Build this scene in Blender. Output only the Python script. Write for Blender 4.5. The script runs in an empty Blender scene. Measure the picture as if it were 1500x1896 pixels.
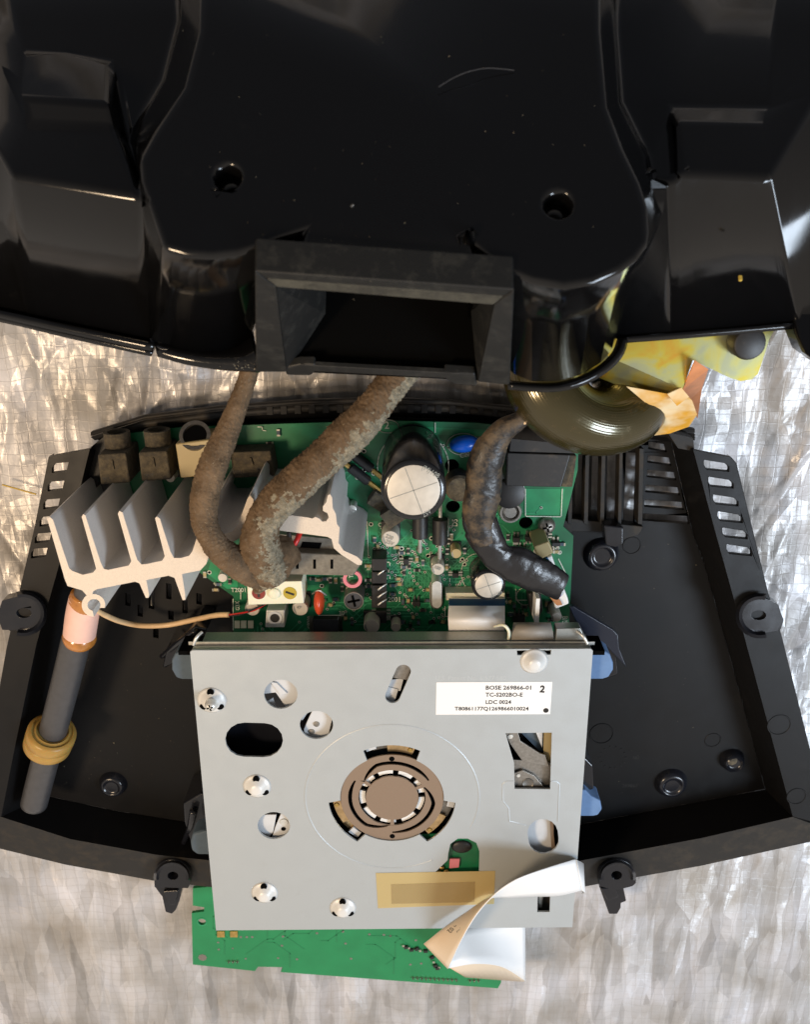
import bpy, math, random
from math import sin, cos, pi, radians as R, hypot, atan2
from mathutils import Vector as V, noise, Matrix
from mathutils.geometry import tessellate_polygon
random.seed(7)
scene = bpy.context.scene
C = scene.collection
# ---------------------------------------------------------------- camera, world, lamps, exposure
F = 1658.0; TILT = R(20.7); DD = 16.58
CAM = V((0, DD*sin(TILT), DD*cos(TILT)))
cam = bpy.data.objects.new('camera', bpy.data.cameras.new('camera')); C.objects.link(cam)
cam.location = CAM; cam.rotation_euler = (-TILT, 0, 0)
cam.data.sensor_fit = 'HORIZONTAL'; cam.data.sensor_width = 36; cam.data.lens = 36*F/1500
cam.data.clip_end = 500; cam.data.clip_start = .1
cam.data.dof.use_dof = True; cam.data.dof.focus_distance = 15.6; cam.data.dof.aperture_fstop = 0.55
scene.camera = cam
w = bpy.data.worlds.new('World'); scene.world = w; w.use_nodes = True
def room():      # a room that is brighter on the window side (-y) than behind the bench (+y)
    N = w.node_tree.nodes; K = w.node_tree.links
    tc = N.new('ShaderNodeTexCoord'); s = N.new('ShaderNodeSeparateXYZ'); K.new(tc.outputs['Generated'], s.inputs[0])
    mr = N.new('ShaderNodeMapRange'); mr.inputs[1].default_value = .9; mr.inputs[2].default_value = -.8; mr.interpolation_type = 'SMOOTHSTEP'
    K.new(s.outputs[1], mr.inputs[0]); mx = N.new('ShaderNodeMix'); mx.data_type = 'RGBA'; K.new(mr.outputs[0], mx.inputs[0])
    mx.inputs[6].default_value = (.11, .115, .13, 1); mx.inputs[7].default_value = (.74, .66, .58, 1)
    K.new(mx.outputs[2], N['Background'].inputs[0]); N['Background'].inputs[1].default_value = .95
room()
def lamp(name, loc, tgt, sx, sy, power, col):
    l = bpy.data.lights.new(name, 'AREA'); l.shape = 'RECTANGLE'; l.size = sx; l.size_y = sy; l.energy = power; l.color = col
    o = bpy.data.objects.new(name, l); C.objects.link(o); o.location = loc
    o.rotation_euler = (V(tgt)-V(loc)).to_track_quat('-Z', 'Y').to_euler(); return o
lamp('window_light', (22, -8, 24), (2, -2, 0), 9, 9, 7600, (.74, .86, 1))
lamp('room_lamp', (-14, -1.5, 22), (-2, -1, 0), 4, 4, 4000, (1, .74, .48))
scene.view_settings.view_transform = 'Standard'; scene.view_settings.look = 'None'
scene.view_settings.exposure = 0; scene.view_settings.gamma = 1
# ---------------------------------------------------------------- geometry helpers
FW = V((0, -sin(TILT), -cos(TILT))); UP = V((0, cos(TILT), -sin(TILT)))
def ray(px, py):
    return V((1, 0, 0))*((px-750)/F) + UP*(-(py-948)/F) + FW
def G(px, py, z=0.0):                       # point of the horizontal plane z
    d = ray(px, py); t = (z-CAM.z)/d.z; return CAM + d*t
def L(px, z, py=1100):                      # length in scene units of px pixels at height z
    return (G(750+px, py, z)-G(750, py, z)).length
def Gs(pts, z): return [G(x, y, z) for x, y in pts]
ORG = {}
def worg(o): return ORG[o.name] if o else V((0, 0, 0))
def mk(name, verts, faces, mat, parent=None, org=None, smooth=False, mats=None, fm=None):
    verts = [V(v) for v in verts]
    if org is None:
        n = len(verts); org = V((sum(v.x for v in verts)/n, sum(v.y for v in verts)/n, min(v.z for v in verts)))
    me = bpy.data.meshes.new(name); me.from_pydata([v-org for v in verts], [], faces)
    for m in (mats or [mat]): me.materials.append(m)
    if fm:
        for p, i in zip(me.polygons, fm): p.material_index = i
    if smooth:
        for p in me.polygons: p.use_smooth = True
    me.validate(); me.update()
    o = bpy.data.objects.new(name, me); C.objects.link(o)
    o.location = org - worg(parent); o.parent = parent; ORG[o.name] = V(org); return o
def inst(src, parent, loc, rz=0, sc=None, name=None):
    o = bpy.data.objects.new(name or src.name.split('.')[0], src.data); C.objects.link(o)
    o.parent = parent; o.location = V(loc)-worg(parent); o.rotation_euler = (0, 0, rz); ORG[o.name] = V(loc)
    if sc: o.scale = sc
    for m in src.modifiers:
        if m.type == 'BEVEL':
            b = o.modifiers.new('bevel', 'BEVEL'); b.width = m.width; b.segments = m.segments; b.limit_method = 'ANGLE'; b.angle_limit = m.angle_limit
    return o
def bev(o, w=.02, seg=2, ang=35):
    b = o.modifiers.new('bevel', 'BEVEL'); b.width = w; b.segments = seg; b.limit_method = 'ANGLE'; b.angle_limit = R(ang)
    b.use_clamp_overlap = True; b.harden_normals = True
    for p in o.data.polygons: p.use_smooth = True
    try: o.data.set_sharp_from_angle(angle=R(50))
    except Exception: pass
    return o
def sharp(o, a=40):
    for p in o.data.polygons: p.use_smooth = True
    o.data.set_sharp_from_angle(angle=R(a)); return o
def thing(name, label, cat, loc, group=None):
    o = bpy.data.objects.new(name, None); C.objects.link(o); o.location = loc; ORG[o.name] = V(loc)
    o.empty_display_size = .2
    o['label'] = label; o['category'] = cat
    if group: o['group'] = group
    return o
def tag(o, label, cat, group=None):
    o['label'] = label; o['category'] = cat
    if group: o['group'] = group
    return o
def stuff(o): o['kind'] = 'stuff'; return o
def prism_data(outer, z0, z1, holes=(), m0=0):
    """vertical prism of the polygon outer (xy world) with holes, returns verts, faces"""
    loops = [list(outer)] + [list(h) for h in holes]
    tri = tessellate_polygon([[V((p[0], p[1], 0)) for p in l] for l in loops])
    flat = [p for l in loops for p in l]; n = len(flat)
    vs = [V((p[0], p[1], z1)) for p in flat] + [V((p[0], p[1], z0)) for p in flat]
    fs = []
    for a, b, c in tri:
        A, B, D = vs[a], vs[b], vs[c]
        if (B-A).cross(D-A).z < 0: b, c = c, b
        fs.append((a, b, c)); fs.append((n+a, n+c, n+b))
    k = 0
    for li, l in enumerate(loops):
        m = len(l); area = sum(l[i][0]*l[(i+1) % m][1]-l[(i+1) % m][0]*l[i][1] for i in range(m))
        ccw = area > 0
        if li > 0: ccw = not ccw
        for i in range(m):
            a, b = k+i, k+(i+1) % m
            fs.append((a, n+a, n+b, b) if ccw else (a, b, n+b, n+a))
        k += m
    return vs, fs
def prism(name, outer, z0, z1, mat, parent=None, holes=(), **kw):
    vs, fs = prism_data(outer, z0, z1, holes); return mk(name, vs, fs, mat, parent, **kw)
def pprism(name, pts, z0, z1, mat, parent=None, holes=(), **kw):  # outline given where its top face shows
    return prism(name, Gs(pts, z1), z0, z1, mat, parent, [Gs(h, z1) for h in holes], **kw)
def circ(cx, cy, r, n=24, a0=0, a1=2*pi, ry=None):
    ry = ry or r; full = abs(a1-a0-2*pi) < 1e-6; m = n if full else n-1
    return [(cx+r*cos(a0+(a1-a0)*i/m), cy+ry*sin(a0+(a1-a0)*i/m)) for i in range(n)]
def box(name, c, s, mat, parent=None, rz=0, **kw):   # c = centre of base, s = full sizes
    x, y, z = s[0]/2, s[1]/2, s[2]; vs = []
    for dz in (0, z):
        for dx, dy in ((-x, -y), (x, -y), (x, y), (-x, y)):
            vs.append(V(c)+V((dx*cos(rz)-dy*sin(rz), dx*sin(rz)+dy*cos(rz), dz)))
    return mk(name, vs, [(3, 2, 1, 0), (4, 5, 6, 7), (0, 1, 5, 4), (1, 2, 6, 5), (2, 3, 7, 6), (3, 0, 4, 7)], mat, parent, org=V(c), **kw)
def lathe_data(base, prof, n=32, axis=V((0, 0, 1)), sx=1.0, closed=False):
    """prof list of (r, h) along axis from base"""
    ax = axis.normalized(); q = V((0, 0, 1)).rotation_difference(ax); vs = []; fs = []
    for r, h in prof:
        for i in range(n):
            a = 2*pi*i/n; vs.append(V(base)+q @ V((r*cos(a)*sx, r*sin(a), h)))
    m = len(prof)
    for j in range(m-1 if not closed else m):
        j2 = (j+1) % m
        for i in range(n):
            i2 = (i+1) % n; fs.append((j*n+i, j*n+i2, j2*n+i2, j2*n+i))
    if not closed:
        if prof[-1][0] > 1e-6: fs.append(tuple((m-1)*n+i for i in range(n)))
        if prof[0][0] > 1e-6: fs.append(tuple(reversed(range(n))))
    return vs, fs
def lathe(name, base, prof, mat, parent=None, n=32, axis=V((0, 0, 1)), ang=35, closed=False, sx=1.0, **kw):
    vs, fs = lathe_data(base, prof, n, axis, sx, closed)
    return sharp(mk(name, vs, fs, mat, parent, org=V(base), **kw), ang)
def cyl(name, c, r, h, mat, parent=None, n=24, b=None, axis=V((0, 0, 1))):
    b = b if b is not None else min(r, h)*.12
    return lathe(name, c, [(r-b, 0), (r, b), (r, h-b), (r-b*.3, h-b*.3), (r-b, h)], mat, parent, n, axis, ang=30)
def catmull(P, k=6):
    out = []; n = len(P)
    for i in range(n-1):
        p0, p1, p2, p3 = P[max(i-1, 0)], P[i], P[i+1], P[min(i+2, n-1)]
        for j in range(k):
            t = j/k
            out.append([.5*(2*b+(c-a)*t+(2*a-5*b+4*c-d)*t*t+(3*b-a-3*c+d)*t**3) for a, b, c, d in zip(p0, p1, p2, p3)])
    out.append(list(P[-1])); return out
def tube_data(P, n=10, flat=1.0, disp=None, up=V((0, 0, 1))):
    """P list of (x,y,z,r)"""
    vs = []; fs = []; m = len(P)
    for j, p in enumerate(P):
        a = V(P[max(j-1, 0)][:3]); b = V(P[min(j+1, m-1)][:3]); t = (b-a).normalized()
        s = t.cross(up)
        s = s.normalized() if s.length > 1e-4 else V((1, 0, 0)); u = s.cross(t).normalized()
        for i in range(n):
            an = 2*pi*i/n; d = s*cos(an)+u*sin(an)*flat; r = p[3]; q = V(p[:3])+d*r
            if disp: q = q + d*disp(q, r)
            vs.append(q)
    for j in range(m-1):
        for i in range(n):
            i2 = (i+1) % n; fs.append((j*n+i, j*n+i2, (j+1)*n+i2, (j+1)*n+i))
    fs.append(tuple(reversed(range(n)))); fs.append(tuple((m-1)*n+i for i in range(n)))
    return vs, fs
def tube(name, pts, mat, parent=None, n=10, k=6, flat=1.0, disp=None, tone=None, **kw):
    """pts list of (px,py,z,rpx): pixel centre at height z"""
    P = [tuple(G(x, y, z))+(L(r, z, y),) for x, y, z, r in pts]; P = catmull(P, k)
    vs, fs = tube_data(P, n, flat, disp)
    if tone:
        kw['mats'] = [mat, tone]; kw['fm'] = [1 if abs((t % n)/n-.40-.10*noise.noise(vs[f[0]]*1.6)) < .10+.12*noise.noise(vs[f[0]]*3.1+V((5, 0, 0)))+.12*noise.noise(vs[f[0]]*14) or noise.noise(vs[f[0]]*2.1) > .5 else 0 for t, f in enumerate(fs)]
    return mk(name, vs, fs, mat, parent, smooth=True, **kw)
def loft(name, A, B, mat, parent=None, smooth=True, n=1, thick=0, mats=None, k=0, **kw):
    """surface between two 3D polylines"""
    A = [tuple(a) for a in A]; B = [tuple(b) for b in B]
    if k: A = catmull(A, k); B = catmull(B, k)
    vs = []; m = len(A)
    for j in range(n+1):
        for a, b in zip(A, B): vs.append(V(a).lerp(V(b), j/n))
    fs = [(j*m+i, j*m+i+1, (j+1)*m+i+1, (j+1)*m+i) for j in range(n) for i in range(m-1)]
    o = mk(name, vs, fs, mat, parent, smooth=smooth, mats=mats, **kw)
    if thick:
        s = o.modifiers.new('solid', 'SOLIDIFY'); s.thickness = thick; s.offset = -1
        if mats: s.material_offset = 1
    return o
def text(s, px, py, z, h, mat, parent=None, rot=0, name='printed_text', sx=1.0, plane=None, align='LEFT', wt=0.012):
    c = bpy.data.curves.new('t', 'FONT'); c.body = s; c.size = 1; c.align_x = align; c.resolution_u = 2; c.offset = wt
    o = bpy.data.objects.new('t', c); C.objects.link(o); bpy.context.view_layer.update()
    me = bpy.data.meshes.new_from_object(o.evaluated_get(bpy.context.evaluated_depsgraph_get()))
    bpy.data.objects.remove(o); k = L(h, z, py)/.72
    p = G(px, py, z); q = Matrix.Rotation(rot, 3, 'Z')
    vs = [p + q @ V((v.co.x*k*sx, v.co.y*k*1.12, 0)) for v in me.vertices]; fs = [tuple(f.vertices) for f in me.polygons]
    bpy.data.meshes.remove(me)
    return mk(name, vs, fs, mat, parent)
def join_data(items):
    vs = []; fs = []
    for v, f in items:
        k = len(vs); vs += v; fs += [tuple(i+k for i in q) for q in f]
    return vs, fs
# ---------------------------------------------------------------- materials
def mat(name, col, rough=.5, metal=0, spec=.5, nz=None, bump=None, dust=None, coat=0, rvar=0, sub=0):
    """nz=(scale,amount) value variation; bump=(scale,strength); dust=(scale,threshold,amount,colour)"""
    m = bpy.data.materials.new(name); m.use_nodes = True; t = m.node_tree; N = t.nodes; K = t.links
    b = N['Principled BSDF']; b.inputs['Roughness'].default_value = rough; b.inputs['Metallic'].default_value = metal
    b.inputs['Specular IOR Level'].default_value = spec; b.inputs['Coat Weight'].default_value = coat
    b.inputs['Coat Roughness'].default_value = .08
    if sub: b.inputs['Subsurface Weight'].default_value = sub; b.inputs['Subsurface Scale'].default_value = .1
    col = tuple(col)+(1,); b.inputs['Base Color'].default_value = col
    tc = N.new('ShaderNodeTexCoord'); src = None
    if nz:
        n = N.new('ShaderNodeTexNoise'); n.inputs['Scale'].default_value = nz[0]; n.inputs['Detail'].default_value = 6
        K.new(tc.outputs['Object'], n.inputs['Vector'])
        mr = N.new('ShaderNodeMapRange'); mr.inputs[1].default_value = .25; mr.inputs[2].default_value = .75
        mr.inputs[3].default_value = 1-nz[1]; mr.inputs[4].default_value = 1+nz[1]; K.new(n.outputs[0], mr.inputs[0])
        h = N.new('ShaderNodeHueSaturation'); h.inputs['Color'].default_value = col; K.new(mr.outputs[0], h.inputs['Value'])
        src = h.outputs[0]
    rsrc = None
    if rvar:
        n2 = N.new('ShaderNodeTexNoise'); n2.inputs['Scale'].default_value = 3; n2.inputs['Detail'].default_value = 8
        K.new(tc.outputs['Object'], n2.inputs['Vector'])
        m2 = N.new('ShaderNodeMapRange'); m2.inputs[1].default_value = .3; m2.inputs[2].default_value = .7
        m2.inputs[3].default_value = max(rough-rvar, .02); m2.inputs[4].default_value = rough+rvar; K.new(n2.outputs[0], m2.inputs[0])
        rsrc = m2.outputs[0]
    if dust:
        n = N.new('ShaderNodeTexNoise'); n.inputs['Scale'].default_value = dust[0]; n.inputs['Detail'].default_value = 10; n.inputs['Roughness'].default_value = .75
        K.new(tc.outputs['Object'], n.inputs['Vector'])
        mr = N.new('ShaderNodeMapRange'); mr.inputs[1].default_value = dust[1]; mr.inputs[2].default_value = dust[1]+.2
        mr.inputs[3].default_value = 0; mr.inputs[4].default_value = dust[2]; K.new(n.outputs[0], mr.inputs[0])
        mx = N.new('ShaderNodeMix'); mx.data_type = 'RGBA'; K.new(mr.outputs[0], mx.inputs[0])
        mx.inputs[6].default_value = col; mx.inputs[7].default_value = tuple(dust[3])+(1,)
        if src: K.new(src, mx.inputs[6])
        src = mx.outputs[2]
        ad = N.new('ShaderNodeMath'); ad.operation = 'MULTIPLY_ADD'; K.new(mr.outputs[0], ad.inputs[0]); ad.inputs[1].default_value = .6
        ad.inputs[2].default_value = rough
        if rsrc: K.new(rsrc, ad.inputs[2])
        rsrc = ad.outputs[0]
    if src: K.new(src, b.inputs['Base Color'])
    if rsrc: K.new(rsrc, b.inputs['Roughness'])
    if bump:
        n = N.new('ShaderNodeTexNoise'); n.inputs['Scale'].default_value = bump[0]; n.inputs['Detail'].default_value = 5
        K.new(tc.outputs['Object'], n.inputs['Vector'])
        bp = N.new('ShaderNodeBump'); bp.inputs['Strength'].default_value = bump[1]; bp.inputs['Distance'].default_value = .02
        K.new(n.outputs[0], bp.inputs['Height']); K.new(bp.outputs[0], b.inputs['Normal'])
    return m
def addn(m, fn): return fn(m.node_tree, m.node_tree.nodes, m.node_tree.links, m.node_tree.nodes['Principled BSDF'])
DUST = (.16, .12, .075)
M = dict(
 gloss=mat('glossy_black_plastic', (.0035, .0035, .0038), .11, spec=.42, rvar=.03, dust=(2.2, .62, .02, (.3, .27, .22)), bump=(40, .012)),
 port=mat('dusty_matt_plastic', (.007, .0075, .0075), .5, bump=(60, .2), dust=(3, .50, .16, (.12, .115, .095)), spec=.4),
 portdust=mat('dust_covered_plastic', (.032, .031, .026), .7, bump=(60, .3), nz=(40, .25), dust=(2.5, .42, .35, (.13, .125, .095)), spec=.3),
 tray=mat('black_textured_plastic', (.006, .006, .0065), .44, bump=(90, .12), dust=(1.3, .58, .05, DUST), spec=.22, rvar=.05),
 navy=mat('navy_black_plastic', (.014, .017, .030), .3, spec=.4, bump=(30, .1)),
 rimdust=mat('dusty_rim_plastic', (.016, .015, .014), .55, bump=(90, .15), dust=(3, .48, .18, DUST), spec=.3),
 traygl=mat('smooth_black_plastic', (.009, .010, .014), .22, spec=.5, rvar=.05),
 pcb=mat('green_solder_mask', (.011, .165, .068), .36, nz=(1.3, .35), spec=.5, dust=(4, .58, .25, (.10, .12, .05))),
 pcb2=mat('bright_green_board', (.018, .235, .085), .45, nz=(2, .10), spec=.4, bump=(150, .1)),
 trace2=mat('faint_trace', (.014, .205, .075), .4),
 trace=mat('covered_copper_trace', (.05, .31, .15), .33, nz=(3, .25)),
 pour=mat('covered_copper_pour', (.02, .27, .11), .33, nz=(3, .2)),
 silk=mat('white_silkscreen', (.62, .66, .55), .6, nz=(30, .25)),
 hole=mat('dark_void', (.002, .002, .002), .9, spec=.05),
 solder=mat('solder', (.62, .60, .52), .28, 1, nz=(20, .3)),
 gold=mat('gold_plating', (.62, .42, .14), .35, 1, nz=(20, .3)),
 alu=mat('raw_aluminium_cut', (.66, .58, .49), .55, .2, nz=(70, .12), bump=(160, .3)),
 alufin=mat('aluminium_fin', (.74, .72, .70), .36, .25, nz=(70, .12), bump=(160, .35)),
 plate=mat('galvanised_plate', (.455, .49, .505), .44, .3, nz=(50, .035), spec=.5, bump=(260, .12), rvar=.07, dust=(2.5, .56, .22, (.34, .34, .32))),
 stamp=mat('stamped_plate_text', (.52, .55, .56), .5, .2),
 litdimple=mat('lit_steel_dimple', (.72, .72, .70), .42, .1, nz=(50, .03)),  # paler than the plate: light on the raised dimples is put into the colour
 platee=mat('plate_edge', (.36, .37, .35), .4, .8, nz=(30, .1)),
 steel=mat('dull_steel', (.32, .30, .27), .42, .9, nz=(20, .2), bump=(80, .1)),
 sprint=mat('faded_sleeve_print', (.30, .33, .32), .5),
 flex=mat('grey_ribbed_flex', (.26, .235, .20), .5, bump=(50, .2)),
 captop=mat('cap_top_aluminium', (.60, .56, .49), .45, .3, nz=(6, .12)),
 can=mat('dusty_tin_can', (.20, .185, .155), .5, .5, nz=(14, .25), bump=(60, .2), dust=(10, .5, .4, (.22, .19, .14))),
 bright=mat('bright_tin', (.74, .74, .70), .35, .55, nz=(12, .12)),
 whitep=mat('white_moulded_plastic', (.80, .80, .78), .4, nz=(20, .04)),
 cream=mat('cream_plastic', (.80, .78, .60), .45, sub=.1),
 creamw=mat('cream_wire', (.72, .50, .28), .45, nz=(4, .15)),
 bronze=mat('bronze_spring_plate', (.30, .22, .16), .45, .4, nz=(60, .05)),
 brass=mat('brassy_spring', (.60, .42, .22), .28, .95, nz=(9, .3)),
 label=mat('white_paper_label', (.86, .86, .85), .55),
 ink=mat('black_ink', (.015, .012, .01), .7),
 blue=mat('blue_rubber', (.13, .23, .42), .6, nz=(6, .10), spec=.3, bump=(50, .1)),
 bluegrey=mat('grey_blue_rubber', (.075, .105, .135), .6, nz=(6, .12), spec=.3, bump=(50, .1)),
 black=mat('black_component', (.014, .014, .015), .45, nz=(20, .2), dust=(7, .55, .25, DUST)),
 blackc=mat('black_capacitor_sleeve', (.010, .011, .013), .18, dust=(3, .6, .15, DUST)),
 dusty=mat('dust_caked_plastic', (.05, .042, .03), .8, nz=(12, .5), bump=(30, .5), dust=(8, .42, .6, (.17, .14, .09))),
 foam=mat('brown_felt_sleeve', (.14, .095, .058), .95, nz=(4, .4), spec=.15, bump=(70, .8), dust=(38, .56, .7, (.42, .36, .27))),
 foam2=mat('frayed_grey_felt', (.20, .175, .125), .95, nz=(10, .5), spec=.15, bump=(70, .8), dust=(38, .5, .7, (.5, .46, .36))),
 fibre=mat('felt_fibre', (.26, .20, .13), .9, nz=(5, .6)),
 tape=mat('black_vinyl_tape', (.010, .010, .011), .40, bump=(14, .45), dust=(2.6, .44, .6, (.22, .15, .08)), rvar=.08),
 tape2=mat('clean_vinyl_tape', (.012, .012, .014), .30, bump=(9, .5), rvar=.08),
 rod=mat('ferrite', (.058, .058, .062), .36, nz=(8, .12), bump=(100, .1)),
 pink=mat('pale_pink_winding', (.78, .50, .42), .5, nz=(5, .06)),
 glue=mat('amber_varnish', (.42, .17, .035), .22, nz=(8, .3), coat=.5),
 grom=mat('amber_rubber', (.38, .235, .06), .35, nz=(4, .12), sub=.25, spec=.4),
 copper=mat('copper_strap', (.75, .33, .16), .4, .75, nz=(4, .2)),
 red=mat('red_insulation', (.62, .02, .015), .3),
 redd=mat('dark_red_core', (.22, .025, .02), .5),
 yel=mat('yellow_core', (.45, .33, .03), .5),
 orange=mat('orange_ceramic', (.62, .07, .02), .3),
 bluec=mat('blue_ceramic', (.01, .12, .65), .25),
 pinkp=mat('pink_plastic', (.70, .22, .26), .45),
 ffw=mat('white_flat_cable', (.88, .88, .87), .4),
 ffb=mat('blue_stiffener', (.01, .075, .20), .35),
 ffc=mat('cream_printed_cable', (.74, .60, .44), .45),
 brown=mat('brown_terminal', (.45, .20, .08), .4),
 purple=mat('purple_insulation', (.28, .16, .38), .4),
 gwhite=mat('grey_white_linkage', (.60, .62, .64), .45, nz=(6, .05)),
 tanb=mat('tan_body', (.42, .33, .16), .45),
 debris=mat('straw_fleck', (.55, .38, .06), .6),
)
# vinyl sheet under everything : silver woven film, crinkled into flat facets
def sheet_mat():
    m = bpy.data.materials.new('crinkled_silver_film'); m.use_nodes = True; t = m.node_tree; N = t.nodes; K = t.links; b = N['Principled BSDF']
    tc = N.new('ShaderNodeTexCoord'); geo = N.new('ShaderNodeNewGeometry')
    def vor(scale, stretch, rot, dist):
        mp = N.new('ShaderNodeMapping'); mp.inputs['Scale'].default_value = stretch; mp.inputs['Rotation'].default_value = (0, 0, R(rot))
        nz = N.new('ShaderNodeTexNoise'); nz.inputs['Scale'].default_value = .8; nz.inputs['Detail'].default_value = 3
        K.new(tc.outputs['Object'], nz.inputs['Vector'])
        sc = N.new('ShaderNodeVectorMath'); sc.operation = 'SCALE'; sc.inputs['Scale'].default_value = dist; K.new(nz.outputs['Color'], sc.inputs[0])
        ad = N.new('ShaderNodeVectorMath'); K.new(tc.outputs['Object'], ad.inputs[0]); K.new(sc.outputs[0], ad.inputs[1])
        K.new(ad.outputs[0], mp.inputs['Vector'])
        v = N.new('ShaderNodeTexVoronoi'); v.inputs['Scale'].default_value = scale; K.new(mp.outputs[0], v.inputs['Vector']); 
        s = N.new('ShaderNodeVectorMath'); s.operation = 'SUBTRACT'; K.new(v.outputs['Color'], s.inputs[0]); s.inputs[1].default_value = (.5, .5, .5)
        return s.outputs[0], v
    a, va = vor(1.5, (1, .16, 1), 24, .25); c, vc = vor(1.8, (1, .2, 1), -22, .25); d, vd = vor(4.2, (1, .22, 1), 4, .25); e_, ve = vor(3.0, (1, .13, 1), 40, .12); g_, vg = vor(3.4, (1, .14, 1), -28, .12)
    def sca(x, k):
        s = N.new('ShaderNodeVectorMath'); s.operation = 'SCALE'; s.inputs['Scale'].default_value = k; K.new(x, s.inputs[0]); return s.outputs[0]
    def add(x, y):
        s = N.new('ShaderNodeVectorMath'); K.new(x, s.inputs[0]); K.new(y, s.inputs[1]); return s.outputs[0]
    # weave: square grid of tapes
    wv = N.new('ShaderNodeTexBrick'); wv.offset = 0.0; wv.inputs['Scale'].default_value = 1; wv.inputs['Mortar Size'].default_value = .012
    wv.inputs['Mortar Smooth'].default_value = 1; wv.inputs['Brick Width'].default_value = .23; wv.inputs['Row Height'].default_value = .2
    nzw = N.new('ShaderNodeTexNoise'); nzw.inputs['Scale'].default_value = 1.1; K.new(tc.outputs['Object'], nzw.inputs['Vector'])
    wad = add(tc.outputs['Object'], sca(nzw.outputs['Color'], .28)); K.new(wad, wv.inputs['Vector'])
    chk = N.new('ShaderNodeTexVoronoi'); chk.inputs['Scale'].default_value = 4.6; chk.distance = 'CHEBYCHEV'; chk.inputs['Randomness'].default_value = .15; K.new(wad, chk.inputs['Vector'])
    cs = N.new('ShaderNodeVectorMath'); cs.operation = 'SUBTRACT'; K.new(chk.outputs['Color'], cs.inputs[0]); cs.inputs[1].default_value = (.5, .5, .5)
    nrm = add(add(geo.outputs['Normal'], sca(a, .24)), add(add(add(sca(c, .22), sca(e_, .22)), add(sca(g_, .16), sca(d, .15))), sca(cs.outputs[0], .14)))
    nn = N.new('ShaderNodeVectorMath'); nn.operation = 'NORMALIZE'; K.new(nrm, nn.inputs[0])
    bp = N.new('ShaderNodeBump'); bp.inputs['Strength'].default_value = .25; bp.inputs['Distance'].default_value = .02; bp.invert = True
    K.new(wv.outputs['Fac'], bp.inputs['Height']); K.new(nn.outputs[0], bp.inputs['Normal'])
    n3 = N.new('ShaderNodeTexNoise'); n3.inputs['Scale'].default_value = 9; n3.inputs['Detail'].default_value = 6; K.new(tc.outputs['Object'], n3.inputs['Vector'])
    bp2 = N.new('ShaderNodeBump'); bp2.inputs['Strength'].default_value = .25; bp2.inputs['Distance'].default_value = .04
    K.new(n3.outputs[0], bp2.inputs['Height']); K.new(bp.outputs[0], bp2.inputs['Normal']); K.new(bp2.outputs[0], b.inputs['Normal'])
    n4 = N.new('ShaderNodeTexNoise'); n4.inputs['Scale'].default_value = .7; n4.inputs['Detail'].default_value = 5; K.new(tc.outputs['Object'], n4.inputs['Vector'])
    cr = N.new('ShaderNodeValToRGB'); cr.color_ramp.elements[0].position = .3; cr.color_ramp.elements[0].color = (.25, .23, .205, 1)
    x_ = cr.color_ramp.elements.new(.5); x_.color = (.36, .35, .345, 1); cr.color_ramp.elements[1].position = .5; cr.color_ramp.elements[-1].position = .7;  cr.color_ramp.elements[-1].color = (.46, .455, .475, 1); K.new(n4.outputs[0], cr.inputs[0])
    mx = N.new('ShaderNodeMix'); mx.data_type = 'RGBA'; mx.blend_type = 'MULTIPLY'; mx.inputs[0].default_value = .62
    K.new(cr.outputs[0], mx.inputs[6]); sm = None
    for vv in (vd, ve, vg):
        bw = N.new('ShaderNodeRGBToBW'); K.new(vv.outputs['Color'], bw.inputs[0])
        if sm is None: sm = bw.outputs[0]
        else:
            ma = N.new('ShaderNodeMath'); K.new(sm, ma.inputs[0]); K.new(bw.outputs[0], ma.inputs[1]); sm = ma.outputs[0]
    mr = N.new('ShaderNodeMapRange'); mr.inputs[1].default_value = .7; mr.inputs[2].default_value = 2.3; mr.inputs[3].default_value = .45; mr.inputs[4].default_value = 1.3; mr.clamp = False
    K.new(sm, mr.inputs[0]); K.new(mr.outputs[0], mx.inputs[7])
    hs = N.new('ShaderNodeHueSaturation'); hs.inputs['Saturation'].default_value = 1.0; hs.inputs['Value'].default_value = 1.38; K.new(mx.outputs[2], hs.inputs['Color'])
    m3 = N.new('ShaderNodeMix'); m3.data_type = 'RGBA'; mf = N.new('ShaderNodeMath'); mf.operation = 'MULTIPLY'; K.new(wv.outputs['Fac'], mf.inputs[0]); mf.inputs[1].default_value = .3; K.new(mf.outputs[0], m3.inputs[0]); K.new(hs.outputs[0], m3.inputs[6]); m3.inputs[7].default_value = (.29, .265, .235, 1)
    K.new(m3.outputs[2], b.inputs['Base Color'])
    b.inputs['Metallic'].default_value = .15; b.inputs['Roughness'].default_value = .42; b.inputs['Coat Weight'].default_value = .6; b.inputs['Coat Roughness'].default_value = .24
    K.new(nn.outputs[0], b.inputs['Coat Normal'])
    return m
M['sheet'] = sheet_mat()
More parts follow.
